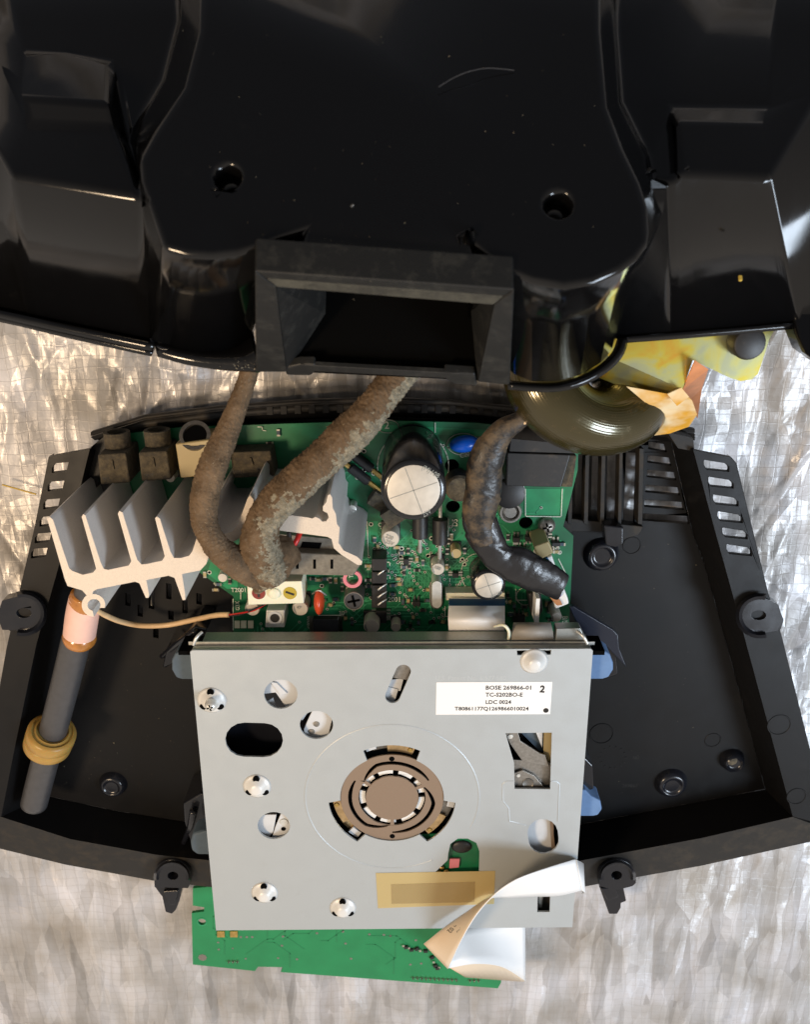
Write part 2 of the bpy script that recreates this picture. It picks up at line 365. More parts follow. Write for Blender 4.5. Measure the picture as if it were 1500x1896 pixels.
def wire_mat():      # varnished fine wire wound side by side
    m = mat('varnished_wire', (.052, .042, .012), .2, .45, dust=(4, .55, .4, (.12, .07, .025)), coat=.6)
    def f(t, N, K, b):
        tc = N.new('ShaderNodeTexCoord'); s = N.new('ShaderNodeSeparateXYZ'); K.new(tc.outputs['UV'], s.inputs[0])
        wv = N.new('ShaderNodeMath'); wv.operation = 'MULTIPLY'; wv.inputs[1].default_value = 2*pi*84; K.new(s.outputs[1], wv.inputs[0])
        sn = N.new('ShaderNodeMath'); sn.operation = 'SINE'; K.new(wv.outputs[0], sn.inputs[0])
        bp = N.new('ShaderNodeBump'); bp.inputs['Strength'].default_value = .10; bp.inputs['Distance'].default_value = .008
        K.new(sn.outputs[0], bp.inputs['Height']); K.new(bp.outputs[0], b.inputs['Normal']); K.new(bp.outputs[0], b.inputs['Coat Normal'])
    addn(m, f); return m
M['wire'] = wire_mat()
def chromate():
    m = mat('yellow_passivated_steel', (.5, .5, .3), .3, .75)
    def f(t, N, K, b):
        tc = N.new('ShaderNodeTexCoord'); n = N.new('ShaderNodeTexNoise'); n.inputs['Scale'].default_value = 1.5; n.inputs['Detail'].default_value = 4; n.inputs['Distortion'].default_value = .8
        K.new(tc.outputs['Object'], n.inputs['Vector']); cr = N.new('ShaderNodeValToRGB'); e = cr.color_ramp.elements
        e[0].position = .38; e[0].color = (.35, .36, .22, 1); e[1].position = .70; e[1].color = (.55, .27, .03, 1)
        x = e.new(.46); x.color = (.42, .41, .17, 1); x = e.new(.56); x.color = (.50, .40, .06, 1)
        K.new(n.outputs[0], cr.inputs[0]); K.new(cr.outputs[0], b.inputs['Base Color'])
    addn(m, f); return m
M['chrom'] = chromate()
def paper():
    m = mat('yellow_stained_insulation', (.75, .55, .2), .4, coat=.4)
    def f(t, N, K, b):
        tc = N.new('ShaderNodeTexCoord'); n = N.new('ShaderNodeTexNoise'); n.inputs['Scale'].default_value = 2.2; n.inputs['Detail'].default_value = 3
        K.new(tc.outputs['Object'], n.inputs['Vector']); cr = N.new('ShaderNodeValToRGB'); e = cr.color_ramp.elements
        e[0].position = .36; e[0].color = (.80, .66, .42, 1); e[1].position = .62; e[1].color = (.66, .34, .03, 1)
        K.new(n.outputs[0], cr.inputs[0]); K.new(cr.outputs[0], b.inputs['Base Color'])
    addn(m, f); return m
M['paper'] = paper()
def clear_tape(name, col, a):
    m = mat(name, col, .35)
    def f(t, N, K, b):
        b.inputs['Alpha'].default_value = a
    addn(m, f); return m
M['ytape'] = clear_tape('yellowed_clear_tape', (.66, .52, .24), .62)
M['ytape2'] = clear_tape('old_glue_patch', (.50, .38, .18), .35)
# ================================================================= GROUND SHEET
def ground():
    import numpy as np
    def axis(a, b, lo, hi, n):          # fine steps in view, coarse beyond
        return np.concatenate([np.linspace(lo, a, 24)[:-1], np.linspace(a, b, n), np.linspace(b, hi, 24)[1:]])
    xs = axis(-9.5, 9.5, -18, 18, 440); ys = axis(-8.6, 4.5, -24, 15, 320); X, Y = np.meshgrid(xs, ys)
    Z = np.array([.10*noise.noise(V((x*.35, y*.3, 0))) + .05*noise.noise(V((x*1.0, y*.6, 3)))+.02*noise.noise(V((x*2.6, y*1.6, 7))) for x, y in zip(X.ravel(), Y.ravel())]).reshape(X.shape)
    rr = random.Random(3)
    for i in range(340):
        a = rr.choice([rr.gauss(1.45, .22), rr.gauss(1.5, .3), rr.gauss(.75, .3), rr.gauss(2.3, .3)]); fx, fy = rr.uniform(-10, 10), rr.uniform(-9, 5)
        ln, wd, h = rr.uniform(.6, 3.5), rr.uniform(.03, .09), rr.choice([-1, 1, 1])*rr.uniform(.015, .075)
        dx, dy = X-fx, Y-fy; s_ = dx*cos(a)+dy*sin(a); d = -dx*sin(a)+dy*cos(a)+.06*np.sin(s_*1.7+i)
        Z += np.where(np.abs(s_) < ln, h*np.exp(-np.abs(d)/wd)*(1-np.abs(s_)/ln), 0)
    Z -= .18; nx = len(xs); ny = len(ys)
    me = bpy.data.meshes.new('ground'); vs = np.stack([X, Y, Z], -1).reshape(-1, 3)
    I = np.arange(nx*ny).reshape(ny, nx); q = np.stack([I[:-1, :-1], I[:-1, 1:], I[1:, 1:], I[1:, :-1]], -1).reshape(-1, 4)
    me.vertices.add(len(vs)); me.vertices.foreach_set('co', vs.astype('f').ravel()); me.loops.add(q.size); me.loops.foreach_set('vertex_index', q.astype('i').ravel())
    me.polygons.add(len(q)); me.polygons.foreach_set('loop_start', np.arange(0, q.size, 4, dtype='i')); me.polygons.foreach_set('use_smooth', np.ones(len(q), bool))
    me.update(calc_edges=True); me.materials.append(M['sheet']); g = bpy.data.objects.new('ground', me); C.objects.link(g); g['kind'] = 'structure'
    g['label'] = 'crinkled silver woven plastic sheet that everything lies on'
ground()
# ================================================================= LOWER TRAY
ZF, ZR = .18, 1.12
tray = thing('housing_tray', 'black plastic lower housing tray with slotted sides holding the circuit board', 'housing', G(750, 1350, 0))
# floor edge (at ZF) and inner rim (at ZR), matched point by point, clockwise from upper left
floorL = [(196, 835), (176, 905), (140, 1065), (120, 1200), (100, 1340), (85, 1473)]
rimL = [(166, 835), (148, 905), (104, 1065), (68, 1190), (30, 1370), (2, 1512)]
floorB = [(85, 1473), (210, 1500), (334, 1520), (520, 1537), (720, 1543), (900, 1538), (1075, 1526), (1275, 1488), (1417, 1461)]
rimB = [(2, 1512), (130, 1553), (290, 1582), (500, 1604), (720, 1612), (920, 1606), (1075, 1593), (1300, 1551), (1468, 1512)]
floorR = [(1417, 1461), (1375, 1300), (1334, 1150), (1303, 1040), (1283, 987), (1243, 817)]
rimR = [(1468, 1512), (1420, 1335), (1374, 1166), (1341, 1047), (1321, 975), (1283, 833)]
floorT = [(1243, 817), (1100, 800), (950, 785), (830, 776), (700, 772), (560, 778), (400, 792), (290, 806), (196, 835)]
rimT = [(1283, 812), (1120, 790), (960, 770), (830, 757), (700, 752), (560, 757), (400, 770), (270, 785), (190, 806)]
outB = [(-60, 1556), (120, 1600), (285, 1630), (500, 1654), (720, 1662), (920, 1656), (1075, 1642), (1300, 1602), (1560, 1545)]
fl = floorL[:-1]+floorB[:-1]+floorR[:-1]+floorT[:-1]
def quad(x, y, w, h, sk=0): return [(x, y), (x+w, y+sk), (x+w, y+h+sk), (x, y+h)]
fholes = [[(1066, 835), (1081, 836), (1079, 957), (1064, 955)], [(1097, 836), (1112, 837), (1109, 961), (1094, 959)],
          [(1125, 837), (1144, 838), (1140, 965), (1123, 962)], [(1160, 838), (1180, 839), (1175, 969), (1154, 967)]]
for y, x0, x1 in ((818, 1202, 1232), (843, 1200, 1241), (870, 1199, 1250), (898, 1196, 1257), (925, 1194, 1264), (951, 1191, 1274)):
    fholes.append([(x0, y), (x1, y+5), (x1+3, y+19), (x0-1, y+13)])
for x, y, h in ((276, 1088, 38), (308, 1080, 28), (338, 1110, 24), (364, 1098, 20), (312, 1130, 16), (284, 1160, 20), (232, 1098, 22), (255, 1120, 20)):
    fholes.append([(x, y), (x+9, y+2), (x+9, y+h+2), (x, y+h)])
bev(pprism('floor', fl, ZF-.12, ZF, M['tray'], tray, fholes), .008, 1)
def wallstrip(name, A, zA, B, zB, m, parent=tray, th=0):
    return loft(name, Gs(A, zA), Gs(B, zB), m, parent, thick=th)
wallstrip('side_wall', floorL, ZF-.02, rimL, ZR, M['tray'])
wallstrip('side_wall', floorB, ZF-.02, rimB, ZR, M['tray'])
wallstrip('side_wall', floorR, ZF-.02, rimR, ZR, M['tray'])
# flange left / right with slots ; bottom dusty rim
lhole = []
for x, y in ((99, 858), (91, 892), (83, 925), (76, 957), (67, 988), (60, 1016)):
    lhole.append([(x+3, y), (x+28, y-2), (x+24, y+15), (x-3, y+18), (x-3, y+8)])
outL = [(87, 843), (118, 832), (166, 829)]
flL = [(2, 1512), (30, 1370), (68, 1190), (104, 1065), (148, 905), (166, 832), (90, 846), (62, 985), (38, 1085), (12, 1200), (-18, 1370), (-50, 1540)]
pprism('side_flange', flL, ZR-.10, ZR+.002, M['tray'], tray, lhole)
rhole = []
for x, y in ((1304, 852), (1312, 883), (1321, 916), (1329, 947), (1338, 977), (1346, 1008)):
    rhole.append([(x, y), (x+38, y+6), (x+46, y+13), (x+46, y+21), (x+5, y+17), (x, y+9)])
flR = [(1283, 833), (1321, 975), (1341, 1047), (1374, 1166), (1420, 1335), (1468, 1512), (1560, 1535), (1500, 1386), (1447, 1175), (1422, 1095), (1364, 858), (1355, 847)]
bev(pprism('side_flange', flR, ZR-.10, ZR+.002, M['tray'], tray, rhole), .012, 1)
# outer skirts
loft('skirt', Gs([(90, 846), (62, 985), (38, 1085), (12, 1200), (-18, 1370), (-50, 1540)], ZR-.05), [V((p.x+.02, p.y, .86)) for p in Gs([(90, 846), (62, 985), (38, 1085), (12, 1200), (-18, 1370), (-50, 1540)], ZR-.05)], M['tray'], tray)
loft('skirt', Gs(flR[6:], ZR-.05), [V((p.x-.02, p.y, .86)) for p in Gs(flR[6:], ZR-.05)], M['tray'], tray)
o = loft('front_rim', Gs(rimB, ZR+.003), Gs(outB, ZR-.28), M['rimdust'], tray, n=2)
loft('front_skirt', Gs(outB, ZR-.28), [V((p.x, p.y+.04, .05)) for p in Gs(outB, ZR-.28)], M['rimdust'], tray)
# back wall: stepped ledge with notches
A0 = [(1283, 812), (1120, 792), (960, 773), (830, 760), (700, 755), (560, 760), (400, 772), (270, 788), (180, 812)]
A1 = [(x, y-12) for x, y in A0]
A1[-1] = (172, 806)
loft('back_ledge', Gs(A0, ZR-.74), Gs(A1, ZR-.74), M['rimdust'], tray, thick=.12)
loft('back_wall', Gs(floorT, ZF), Gs(A0, ZR-.74), M['tray'], tray)
A2 = [(x, y-2) for x, y in A1]; A3 = [(x, y-9) for x, y in A1]
loft('back_rim', Gs(A2, ZR-.66), Gs(A3, ZR-.66), M['rimdust'], tray, thick=.12)
src = None
for i in range(30):
    x = 500+i*26; 
    if 1120 < x: break
    y = 741+((x-700)/300)**2*10+2
    c = G(x, y+12, ZR-.66)
    if src is None: src = box('notch_rib', c, (.10, .14, .06), M['tray'], tray)
    else: inst(src, tray, c)
# corner blocks joining rim and flange
pprism('corner_web', [(166, 830), (196, 806), (200, 835), (178, 905), (148, 905)], ZF, .8, M['tray'], tray)
pprism('corner_web', [(1236, 800), (1284, 812), (1286, 836), (1256, 830)], ZF, 1.0, M['rimdust'], tray)
# ribs of the speaker grille at right
for x0, x1 in ((1054, 1062), (1084, 1092), (1114, 1122), (1147, 1154), (1184, 1193)):
    bev(pprism('rib', [(x0, 830), (x1, 831), (x1-3, 972), (x0-3, 970)], ZF, ZF+.28, M['rimdust'], tray), .012, 1)
bev(pprism('grille_step', [(1040, 958), (1192, 975), (1184, 990), (1150, 1000), (1150, 985), (1060, 985), (1040, 1000)], ZF, ZF+.16, M['rimdust'], tray), .02)
bev(pprism('clip', [(1118, 972), (1155, 976), (1155, 1006), (1140, 1014), (1122, 1010)], ZF+.2, ZF+.5, M['traygl'], tray), .03)
def boss(px, py, r, h=.16, ring=False):
    c = G(px, py, ZF); k = L(1, ZF, py)*r
    if ring: return lathe('moulded_ring', c+V((0, 0, .001)), [(k*1.03, 0), (k, .012), (k*.93, .012), (k*.9, 0)], M['tray'], tray, n=40, closed=True)
    return lathe('moulded_boss', c, [(k*1.05, 0), (k*.95, h*.4), (k*.82, h*.85), (k*.66, h), (k*.58, h*.9), (k*.5, h*.72), (k*.4, h*.72)], M['traygl'], tray, n=40, ang=80)
boss(210, 1450, 25); boss(1242, 1448, 29); boss(1113, 1026, 32); boss(1355, 1405, 22, .2); boss(1114, 1358, 22, ring=True); boss(1170, 1010, 17, ring=True)
for px, py, r in ((1443, 1342, 22), (1475, 1474, 18)):
    c = G(px, py, ZR+.003); k = L(r, ZR, py); lathe('moulded_ring', c, [(k*1.02, 0), (k, .01), (k*.92, .01), (k*.88, 0)], M['tray'], tray, n=40, closed=True)
cyl('screw_recess', G(1355, 1407, ZF+.14), L(10, .3, 1400), .02, M['dusty'], tray)
lathe('moulded_ring', G(1320, 1370, ZF+.001), [(.17, 0), (.16, .01), (.145, .01), (.14, 0)], M['tray'], tray, closed=True)
text('269867', 1152, 1457, ZF+.003, 7, M['rimdust'], tray, name='moulded_lettering')
text('ABS', 1170, 1405, ZF+.003, 6, M['rimdust'], tray, name='moulded_lettering')
for i in range(14):
    a = 2*pi*i/14; c = G(1135+24*cos(a), 1402+20*sin(a), ZF)
    if i == 0: tk = box('moulded_tick', c, (.04, .015, .01), M['rimdust'], tray, rz=0)
    else: inst(tk, tray, c, rz=-a)
# straps / brackets gripping the drive
bev(pprism('drive_bracket', [(1054, 1124), (1062, 1122), (1136, 1166), (1145, 1176), (1147, 1200), (1161, 1236), (1140, 1215), (1116, 1190), (1090, 1185), (1066, 1150)], ZF+.75, ZF+.85, M['navy'], tray), .02)
bev(pprism('drive_bracket', [(1104, 1196), (1140, 1196), (1146, 1250), (1112, 1262)], ZF, ZF+.7, M['traygl'], tray), .05)
bev(pprism('drive_bracket', [(360, 1160), (385, 1165), (340, 1220), (300, 1238), (308, 1200)], ZF, ZF+.9, M['traygl'], tray), .04)
bev(pprism('drive_bracket', [(338, 1488), (372, 1468), (400, 1480), (396, 1560), (352, 1560), (340, 1520)], ZF, ZF+.9, M['traygl'], tray), .05)
bev(pprism('drive_bracket', [(1060, 1400), (1092, 1402), (1098, 1425), (1100, 1470), (1062, 1480)], ZF, ZF+.9, M['traygl'], tray), .05)
for pts in ([(300, 1215, .9, 5), (330, 1190, 1.2, 6), (362, 1168, 1.4, 5)], [(306, 1232, .9, 4), (338, 1204, 1.1, 6), (366, 1178, 1.2, 5)],
            [(340, 1560, .8, 5), (352, 1530, 1.1, 6), (358, 1500, 1.2, 7)]):
    tube('spring_arm', pts, M['traygl'], tray, n=10)
# screw lugs
def lug(pts, hole, z, collar=None):
    bev(pprism('screw_lug', pts, z-.26, z, M['traygl'], tray, [hole]), .05, 3)
    if collar:
        o_, i_ = collar; m_ = [((a[0]+b[0])/2, (a[1]+b[1])/2) for a, b in zip(o_, i_)]
        loft('lug_collar', Gs(o_, z-.02), Gs(m_, z+.09), M['traygl'], tray); loft('lug_collar', Gs(m_, z+.09), Gs(i_, z-.005), M['traygl'], tray)
def arc(cx, cy, rx, ry, a, b, n=18): return [(cx+rx*cos(R(a+(b-a)*i/(n-1))), cy-ry*sin(R(a+(b-a)*i/(n-1)))) for i in range(n)]
lug(arc(1408, 1140, 36, 33, 70, 290)+[(1440, 1168), (1450, 1148), (1442, 1120)], circ(1405, 1139, 14, 18, ry=9), ZR+.06, (arc(1408, 1140, 46, 42, 75, 285), arc(1408, 1140, 33, 30, 75, 285)))
lug(arc(42, 1136, 36, 33, -110, 110)+[(4, 1112), (-6, 1140), (4, 1166)], circ(44, 1135, 14, 18, ry=9), ZR+.06, (arc(42, 1136, 46, 42, -105, 105), arc(42, 1136, 33, 30, -105, 105)))
lug([(286, 1642)]+arc(319, 1622, 34, 31, 175, 5)+[(352, 1636), (348, 1644)], circ(320, 1621, 10, 18, ry=7.5), ZR+.04, (arc(319, 1624, 35, 33, 190, -10), arc(319, 1624, 25, 22, 190, -10)))
lug([(1110, 1640)]+arc(1143, 1622, 34, 31, 180, 5)+[(1178, 1634), (1172, 1640), (1140, 1648)], circ(1142, 1620, 10, 18, ry=8), ZR+.04, (arc(1143, 1624, 35, 33, 190, -10), arc(1143, 1624, 25, 22, 190, -10)))
def peg(pts, z0, z1): bev(pprism('snap_peg', pts, z0, z1, M['traygl'], tray), .02)
peg([(285, 1640), (338, 1640), (332, 1668), (326, 1684), (318, 1692), (306, 1688), (300, 1660)], .25, .75)
peg([(302, 1650), (330, 1648), (324, 1674), (314, 1676)], .75, .85)
peg([(1110, 1642), (1154, 1640), (1160, 1668), (1150, 1672), (1150, 1680), (1143, 1692), (1128, 1692)], .25, .75)
peg([(1112, 1644), (1140, 1644), (1146, 1660), (1126, 1668)], .75, .9)
peg([(1428, 1108), (1447, 1136), (1452, 1148), (1446, 1166), (1424, 1172)], .6, 1.0)
peg([(18, 1122), (2, 1140), (-14, 1144), (4, 1160), (20, 1170)], .6, 1.0)
# ================================================================= MAIN BOARD
ZB = .52
board = thing('circuit_board', 'large green populated circuit board lying in the black tray above the disc drive', 'circuit board', G(740, 990, ZB-.06))
bo = [(192, 808), (330, 792), (520, 785), (720, 779), (880, 783), (1000, 795), (1072, 800), (1070, 870), (1043, 975), (1062, 992), (1050, 1230), (432, 1230), (432, 1104), (384, 1070), (300, 1010), (215, 930), (196, 860)]
bh = [circ(837, 862, 13, 18, ry=12), circ(839, 938, 13, 18, ry=11), circ(664, 795, 14, 16), circ(974, 968, 13, 16, ry=11)]
pprism('substrate', bo, ZB-.06, ZB, M['pcb'], board, bh)
def B(px, py, dz=0): return G(px, py, ZB+dz)
# copper pours and traces (thin sheets)
def sheetpoly(name, pts, dz, m, parent=board, z=ZB):
    P = Gs(pts, z+dz); return mk(name, P, [tuple(reversed(range(len(P))))] if area(P) < 0 else [tuple(range(len(P)))], m, parent)
def area(P): return sum(P[i].x*P[(i+1) % len(P)].y-P[(i+1) % len(P)].x*P[i].y for i in range(len(P)))
for pts in ([(722, 958), (745, 958), (790, 1000), (830, 1010), (850, 985), (850, 960), (868, 960), (868, 1000), (838, 1035), (790, 1035), (762, 1018)],
            [(700, 786), (1060, 804), (1060, 812), (700, 802)],
            [(972, 905), (1046, 905), (1040, 955), (972, 955)], [(390, 1040), (440, 1060), (440, 1090), (420, 1090), (384, 1062)],
            [(660, 965), (700, 965), (700, 1030), (672, 1030)], [(925, 990), (1040, 1000), (1040, 1010), (925, 1004)]):
    stuff(sheetpoly('copper_pour', pts, .004, M['pour']))
def strip(P, w, z):
    vs = []; fs = []
    for a, b in zip(P, P[1:]):
        d = V((b.x-a.x, b.y-a.y, 0))
        if d.length < 1e-5: continue
        d.normalize(); s = V((-d.y, d.x, 0))*w/2; k = len(vs)
        vs += [V((a.x, a.y, z))+s-d*w/2, V((a.x, a.y, z))-s-d*w/2, V((b.x, b.y, z))-s+d*w/2, V((b.x, b.y, z))+s+d*w/2]; fs.append((k, k+1, k+2, k+3))
    return vs, fs
items = []; vias = []; rr = random.Random(11)
def inboard(x, y):
    p = bo; c = False
    for i in range(len(p)):
        (xa, ya), (xb, yb) = p[i], p[i-1]
        if (ya > y) != (yb > y) and x < (xb-xa)*(y-ya)/(yb-ya)+xa: c = not c
    return c and not any(hypot(x-hx, y-hy) < 18 for hx, hy in ((837, 862), (839, 938), (664, 795), (974, 968), (1012, 970)))
lay = 0
for b_ in range(105):
    x, y = rr.uniform(400, 1045), rr.uniform(800, 1160)
    if rr.random() < .55: x, y = rr.uniform(680, 860), rr.uniform(1000, 1160)
    d = rr.randrange(8); n = rr.choice([1, 2, 3, 4]); path = [(x, y)]
    for s in range(rr.randrange(2, 5)):
        ln = rr.uniform(12, 45); a = d*pi/4; x += ln*cos(a); y += ln*sin(a); path.append((x, y)); d = (d+rr.choice([-1, 1])) % 8
    for j in range(n):
        q = [(px+j*6*(-1 if b_ % 2 else 1), py+j*6) for px, py in path]
        if all(inboard(*t) for t in q):
            lay += 1
            items.append(strip([B(*t) for t in q], L(1.9, ZB), ZB+.006+(lay % 40)*.0002))
            if rr.random() < .5: vias.append(q[-1])
            if rr.random() < .5: vias.append(q[0])
v_, f_ = join_data(items); stuff(mk('copper_traces', v_, f_, M['trace'], board))
# vias and plated holes
for x, y in ((799, 996), (793, 1028), (742, 1030), (744, 1015), (1006, 1000), (1024, 998), (1032, 1014), (1036, 1022), (856, 1035), (860, 1044), (687, 970), (675, 870), (662, 884), (652, 848), (668, 846), (674, 835), (692, 876), (388, 1059), (422, 1054), (596, 1084)): vias.append((x, y, 1))
it1 = []; it2 = []
for v in vias:
    big = len(v) > 2; r = L(4.2 if big else 2.6, ZB); c = B(v[0], v[1])
    it1.append(lathe_data(c+V((0, 0, .0155)), [(r, 0), (r, .003)], 10)); it2.append(lathe_data(c+V((0, 0, .0195)), [(r*.6, 0), (r*.6, .002)], 8))
v_, f_ = join_data(it1); stuff(mk('via_rings', v_, f_, M['pour' if 0 else 'silk'], board)); v_, f_ = join_data(it2); stuff(mk('via_holes', v_, f_, M['hole'], board))
# silkscreen outlines
items = []
def sl(pts, w=1.6): items.append(strip([B(*p) for p in pts], L(w, ZB), ZB+.024))
sl([(973, 905), (973, 955), (1039, 956), (1041, 905)]); sl([(800, 958), (830, 958), (830, 1003)]); sl([(690, 1034), (690, 1028), (715, 1028), (715, 1040)])
sl([(432, 1108), (432, 1165)]); sl([(446, 1092), (446, 1108)]); sl([(858, 905), (856, 960)]); sl([(1000, 1035), (1010, 1030), (1020, 1068)]); sl([(1034, 1034), (1048, 1062), (1040, 1066)])
sl([(828, 1086), (880, 1086)]); sl([(680, 965), (682, 1028)]); sl([(955, 1090), (955, 1110), (975, 1110)]); sl([(824, 1122), (824, 1140), (834, 1140)]); sl([(478, 790), (486, 790), (486, 796), (492, 797)])
sl([(590, 1138), (632, 1138)]); sl([(716, 1040), (722, 1040), (722, 1046)]); sl([(716, 1064), (722, 1064), (722, 1070)]); sl([(806, 783), (806, 800)])
for cx, cy, r, ry in ((765, 862, 66, 64), (858, 822, 30, 20), (884, 1060, 30, 36), (718, 789, 20, 12)):
    sl(circ(cx, cy, r, 40, ry=ry)+[(cx+r, cy)])
for cx, cy, r in ((972, 1103, 16), (850, 902, 22)): sl(circ(cx, cy, r, 24))
v_, f_ = join_data(items); stuff(mk('silkscreen_lines', v_, f_, M['silk'], board))
for s, x, y, h, rot in (('T2001', 428, 1096, 8, 0), ('D5', 847, 975, 9, pi/2), ('C20', 852, 848, 8, .2), ('2001', 718, 1114, 9, 0), ('CN2003', 690, 1146, 8, 0), ('30', 627, 1139, 8, 0), ('CP200', 577, 1164, 7, pi/2), ('40', 934, 1118, 9, 0), ('1', 830, 1078, 8, 0), ('D4', 712, 962, 8, -.5),
                        ('1', 1018, 1131, 8, 0), ('2', 712, 794, 13, 0), ('B/S', 1042, 1140, 9, -pi/2), ('G3X', 444, 1130, 7, pi/2), ('02', 950, 1142, 8, pi/2), ('3', 1046, 1077, 8, 0), ('C5', 700, 975, 7, 0), ('T600', 654, 1070, 7, pi/2), ('R63', 686, 1056, 6, pi/2)):
    text(s, x, y, ZB+.026, h, M['silk'], board, rot, name='silkscreen_text')
# electrolytic capacitors
def cap(px, py, z, r, topr, cross=True, sleeve='blackc', top='captop', stripe=None, n=40):
    c = G(px, py, z); k = L(r, z, py); kt = L(topr, z, py); base = V((c.x, c.y, ZB)); h = z-ZB
    o = lathe('capacitor', base, [(k*.93, 0), (k, .05), (k, .12), (k*.965, .16), (k, .2), (k, h-.05), (k*.95, h-.012), (kt*1.02, h), (kt*1.0, h-.012)], M[sleeve], board, n=n, ang=60)
    t = lathe('vent_cap', base+V((0, 0, h-.014)), [(kt, 0), (kt, .012), (kt*.97, .016)], M[top], o, n=n)
    if cross:
        for a in (.35, .35+pi/2):
            box('vent_score', base+V((0, 0, h-.006)), (kt*1.9, .012, .01), M['platee'], o, rz=a)
    return o, base, k, h
big, bb, bk, bhh = cap(766, 908, 2.6, 61, 49)
def wraptext(s, base, k, zc, size, a0, mat_, parent, vertical=False):
    """lettering laid round a cylinder"""
    c = bpy.data.curves.new('t', 'FONT'); c.body = s; c.size = 1; c.resolution_u = 2
    o = bpy.data.objects.new('t', c); C.objects.link(o); bpy.context.view_layer.update()
    me = bpy.data.meshes.new_from_object(o.evaluated_get(bpy.context.evaluated_depsgraph_get())); bpy.data.objects.remove(o)
    vs = []
    for v in me.vertices:
        x, y = v.co.x*size, v.co.y*size
        if vertical: x, y = -y, x
        a = a0+x/k; vs.append(base+V((cos(a)*(k+.006), sin(a)*(k+.006), zc+y)))
    fs = [tuple(f.vertices) for f in me.polygons]; bpy.data.meshes.remove(me)
    return mk('sleeve_lettering', vs, fs, mat_, parent)
for i, a in enumerate((.35, .6, .85, 1.1)):
    wraptext(('1000uF 25V', 'M(H) 105C', 'M1V35 HP', '25V')[i], bb, bk, .35, .17, a, M['sprint'], big, True)
text('(M)108', 780, 868, 2.607, 9, M['sprint'], big, -.55, name='sleeve_lettering', wt=0); text('25V', 785, 958, 2.607, 8, M['sprint'], big, .6, name='sleeve_lettering', wt=0)
box('glue_joint', B(735, 935), (.5, .3, .5), M['dusty'], board, rz=.6)
m2, b2, k2, h2 = cap(905, 1084, 1.25, 32, 25)
text('35V 220', 910, 1108, 1.257, 5, M['platee'], m2, .5, name='sleeve_lettering')
def smdcap(px, py, z, r, top='bright', mark=True):
    c = G(px, py, z); k = L(r, z, py); base = V((c.x, c.y, ZB)); h = z-ZB
    o = lathe('capacitor', base+V((0, 0, .05)), [(k*.96, 0), (k, .03), (k, h-.08), (k*.9, h-.05)], M['captop' if top != 'tanb' else 'tanb'], board, n=24)
    box('base_block', base+V((0, 0, .002)), (k*2.15, k*2.15, .06), M['black'], o, rz=.0 if r > 15 else .0)
    if mark:
        vs, fs = prism_data([(base.x+k*.86*cos(a), base.y+k*.86*sin(a)) for a in [2.6+i*.12 for i in range(14)]], ZB+h+.0005, ZB+h+.003); mk('polarity_mark', vs, fs, M['platee'], o)
    return o
for x, y, z, r, t in ((723, 998, .98, 17, 'b'), (811, 1054, .92, 12.5, 'b'), (845, 1025, .88, 10, 'tanb'), (412, 1070, .86, 9, 'b'), (556, 1127, .95, 15, 'b'), (467, 1128, .92, 14, 'b'), (688, 1160, .9, 15, 'b'), (733, 1162, .85, 9, 'b'), (1031, 1143, 1.0, 10, 'b'), (315, 885, .9, 9, 'b')):
    o = smdcap(x, y, z, r, t, r > 9)
for s, x, y, h in (('220', 713, 995, 7), ('25V', 713, 1005, 7), ('100', 803, 1052, 6), ('47', 548, 1126, 6)):
    text(s, x, y, .99 if x == 713 else (.935 if x == 803 else .965), h, M['platee'], board, -.4, name='sleeve_lettering')
# inductors
o = lathe('inductor', V((G(850, 903, .9).x, G(850, 903, .9).y, ZB)), [(.2, 0), (.24, .04), (.24, .42), (.2, .46), (.12, .44)], M['dusty'], board)
c = G(944, 915, 1.35); k = L(30, 1.35, 915)
o = lathe('inductor', V((c.x, c.y, ZB)), [(k*.8, 0), (k*.8, .3), (k, .32), (k, .7), (k*.97, .74)], M['whitep'], board); lathe('core_top', V((c.x, c.y, ZB+.742)), [(k*.96, 0), (k*.96, .08), (k*.9, .09)], M['black'], o)
c = G(946, 950, .95); k = L(22, .95, 950)
o = lathe('inductor', V((c.x, c.y, ZB)), [(k, 0), (k, .36), (k*.9, .42), (k*.75, .42), (k*.65, .36), (k*.5, .4)], M['steel'], board)
# axial diodes
def diode(px, py, ln, r):
    z = ZB+.2; a = G(px, py, z); o = lathe('diode', a+V((0, ln/2, 0)), [(r*.5, 0), (r, .03), (r, ln-.03), (r*.5, ln)], M['black'], board, axis=V((0, -1, 0)), n=20)
    vs, fs = tube_data([(a.x, a.y+ln/2+.28, ZB, .035), (a.x, a.y+ln/2+.26, z, .035), (a.x, a.y, z, .035), (a.x, a.y-ln/2-.26, z, .035), (a.x, a.y-ln/2-.28, ZB, .035)], 8); mk('lead', vs, fs, M['bright'], o, smooth=True)
    for s in (1, -1): lathe('solder_joint', V((a.x, a.y+s*(ln/2+.28), ZB)), [(.08, 0), (.07, .03), (.04, .06)], M['solder'], o, n=12)
    return o
diode(815, 983, .52, .14); diode(778, 975, .46, .14)
for x, y, a in ((684, 893, .7), (690, 870, .7)):
    c = B(x, y, .12); o = lathe('diode', c, [(.05, 0), (.09, .03), (.09, .42), (.05, .45)], M['black'], board, axis=V((-cos(a), sin(a), 0)), n=16)
    vs, fs = tube_data([(c.x-.5, c.y+.42, ZB+.12, .05), (c.x+.2, c.y-.17, ZB+.12, .05)], 8); mk('lead', vs, fs, M['gold'], o)
bev(box('resistor_block', B(706, 922), (.42, .28, .30), M['dusty'], board, rz=-.6), .02)
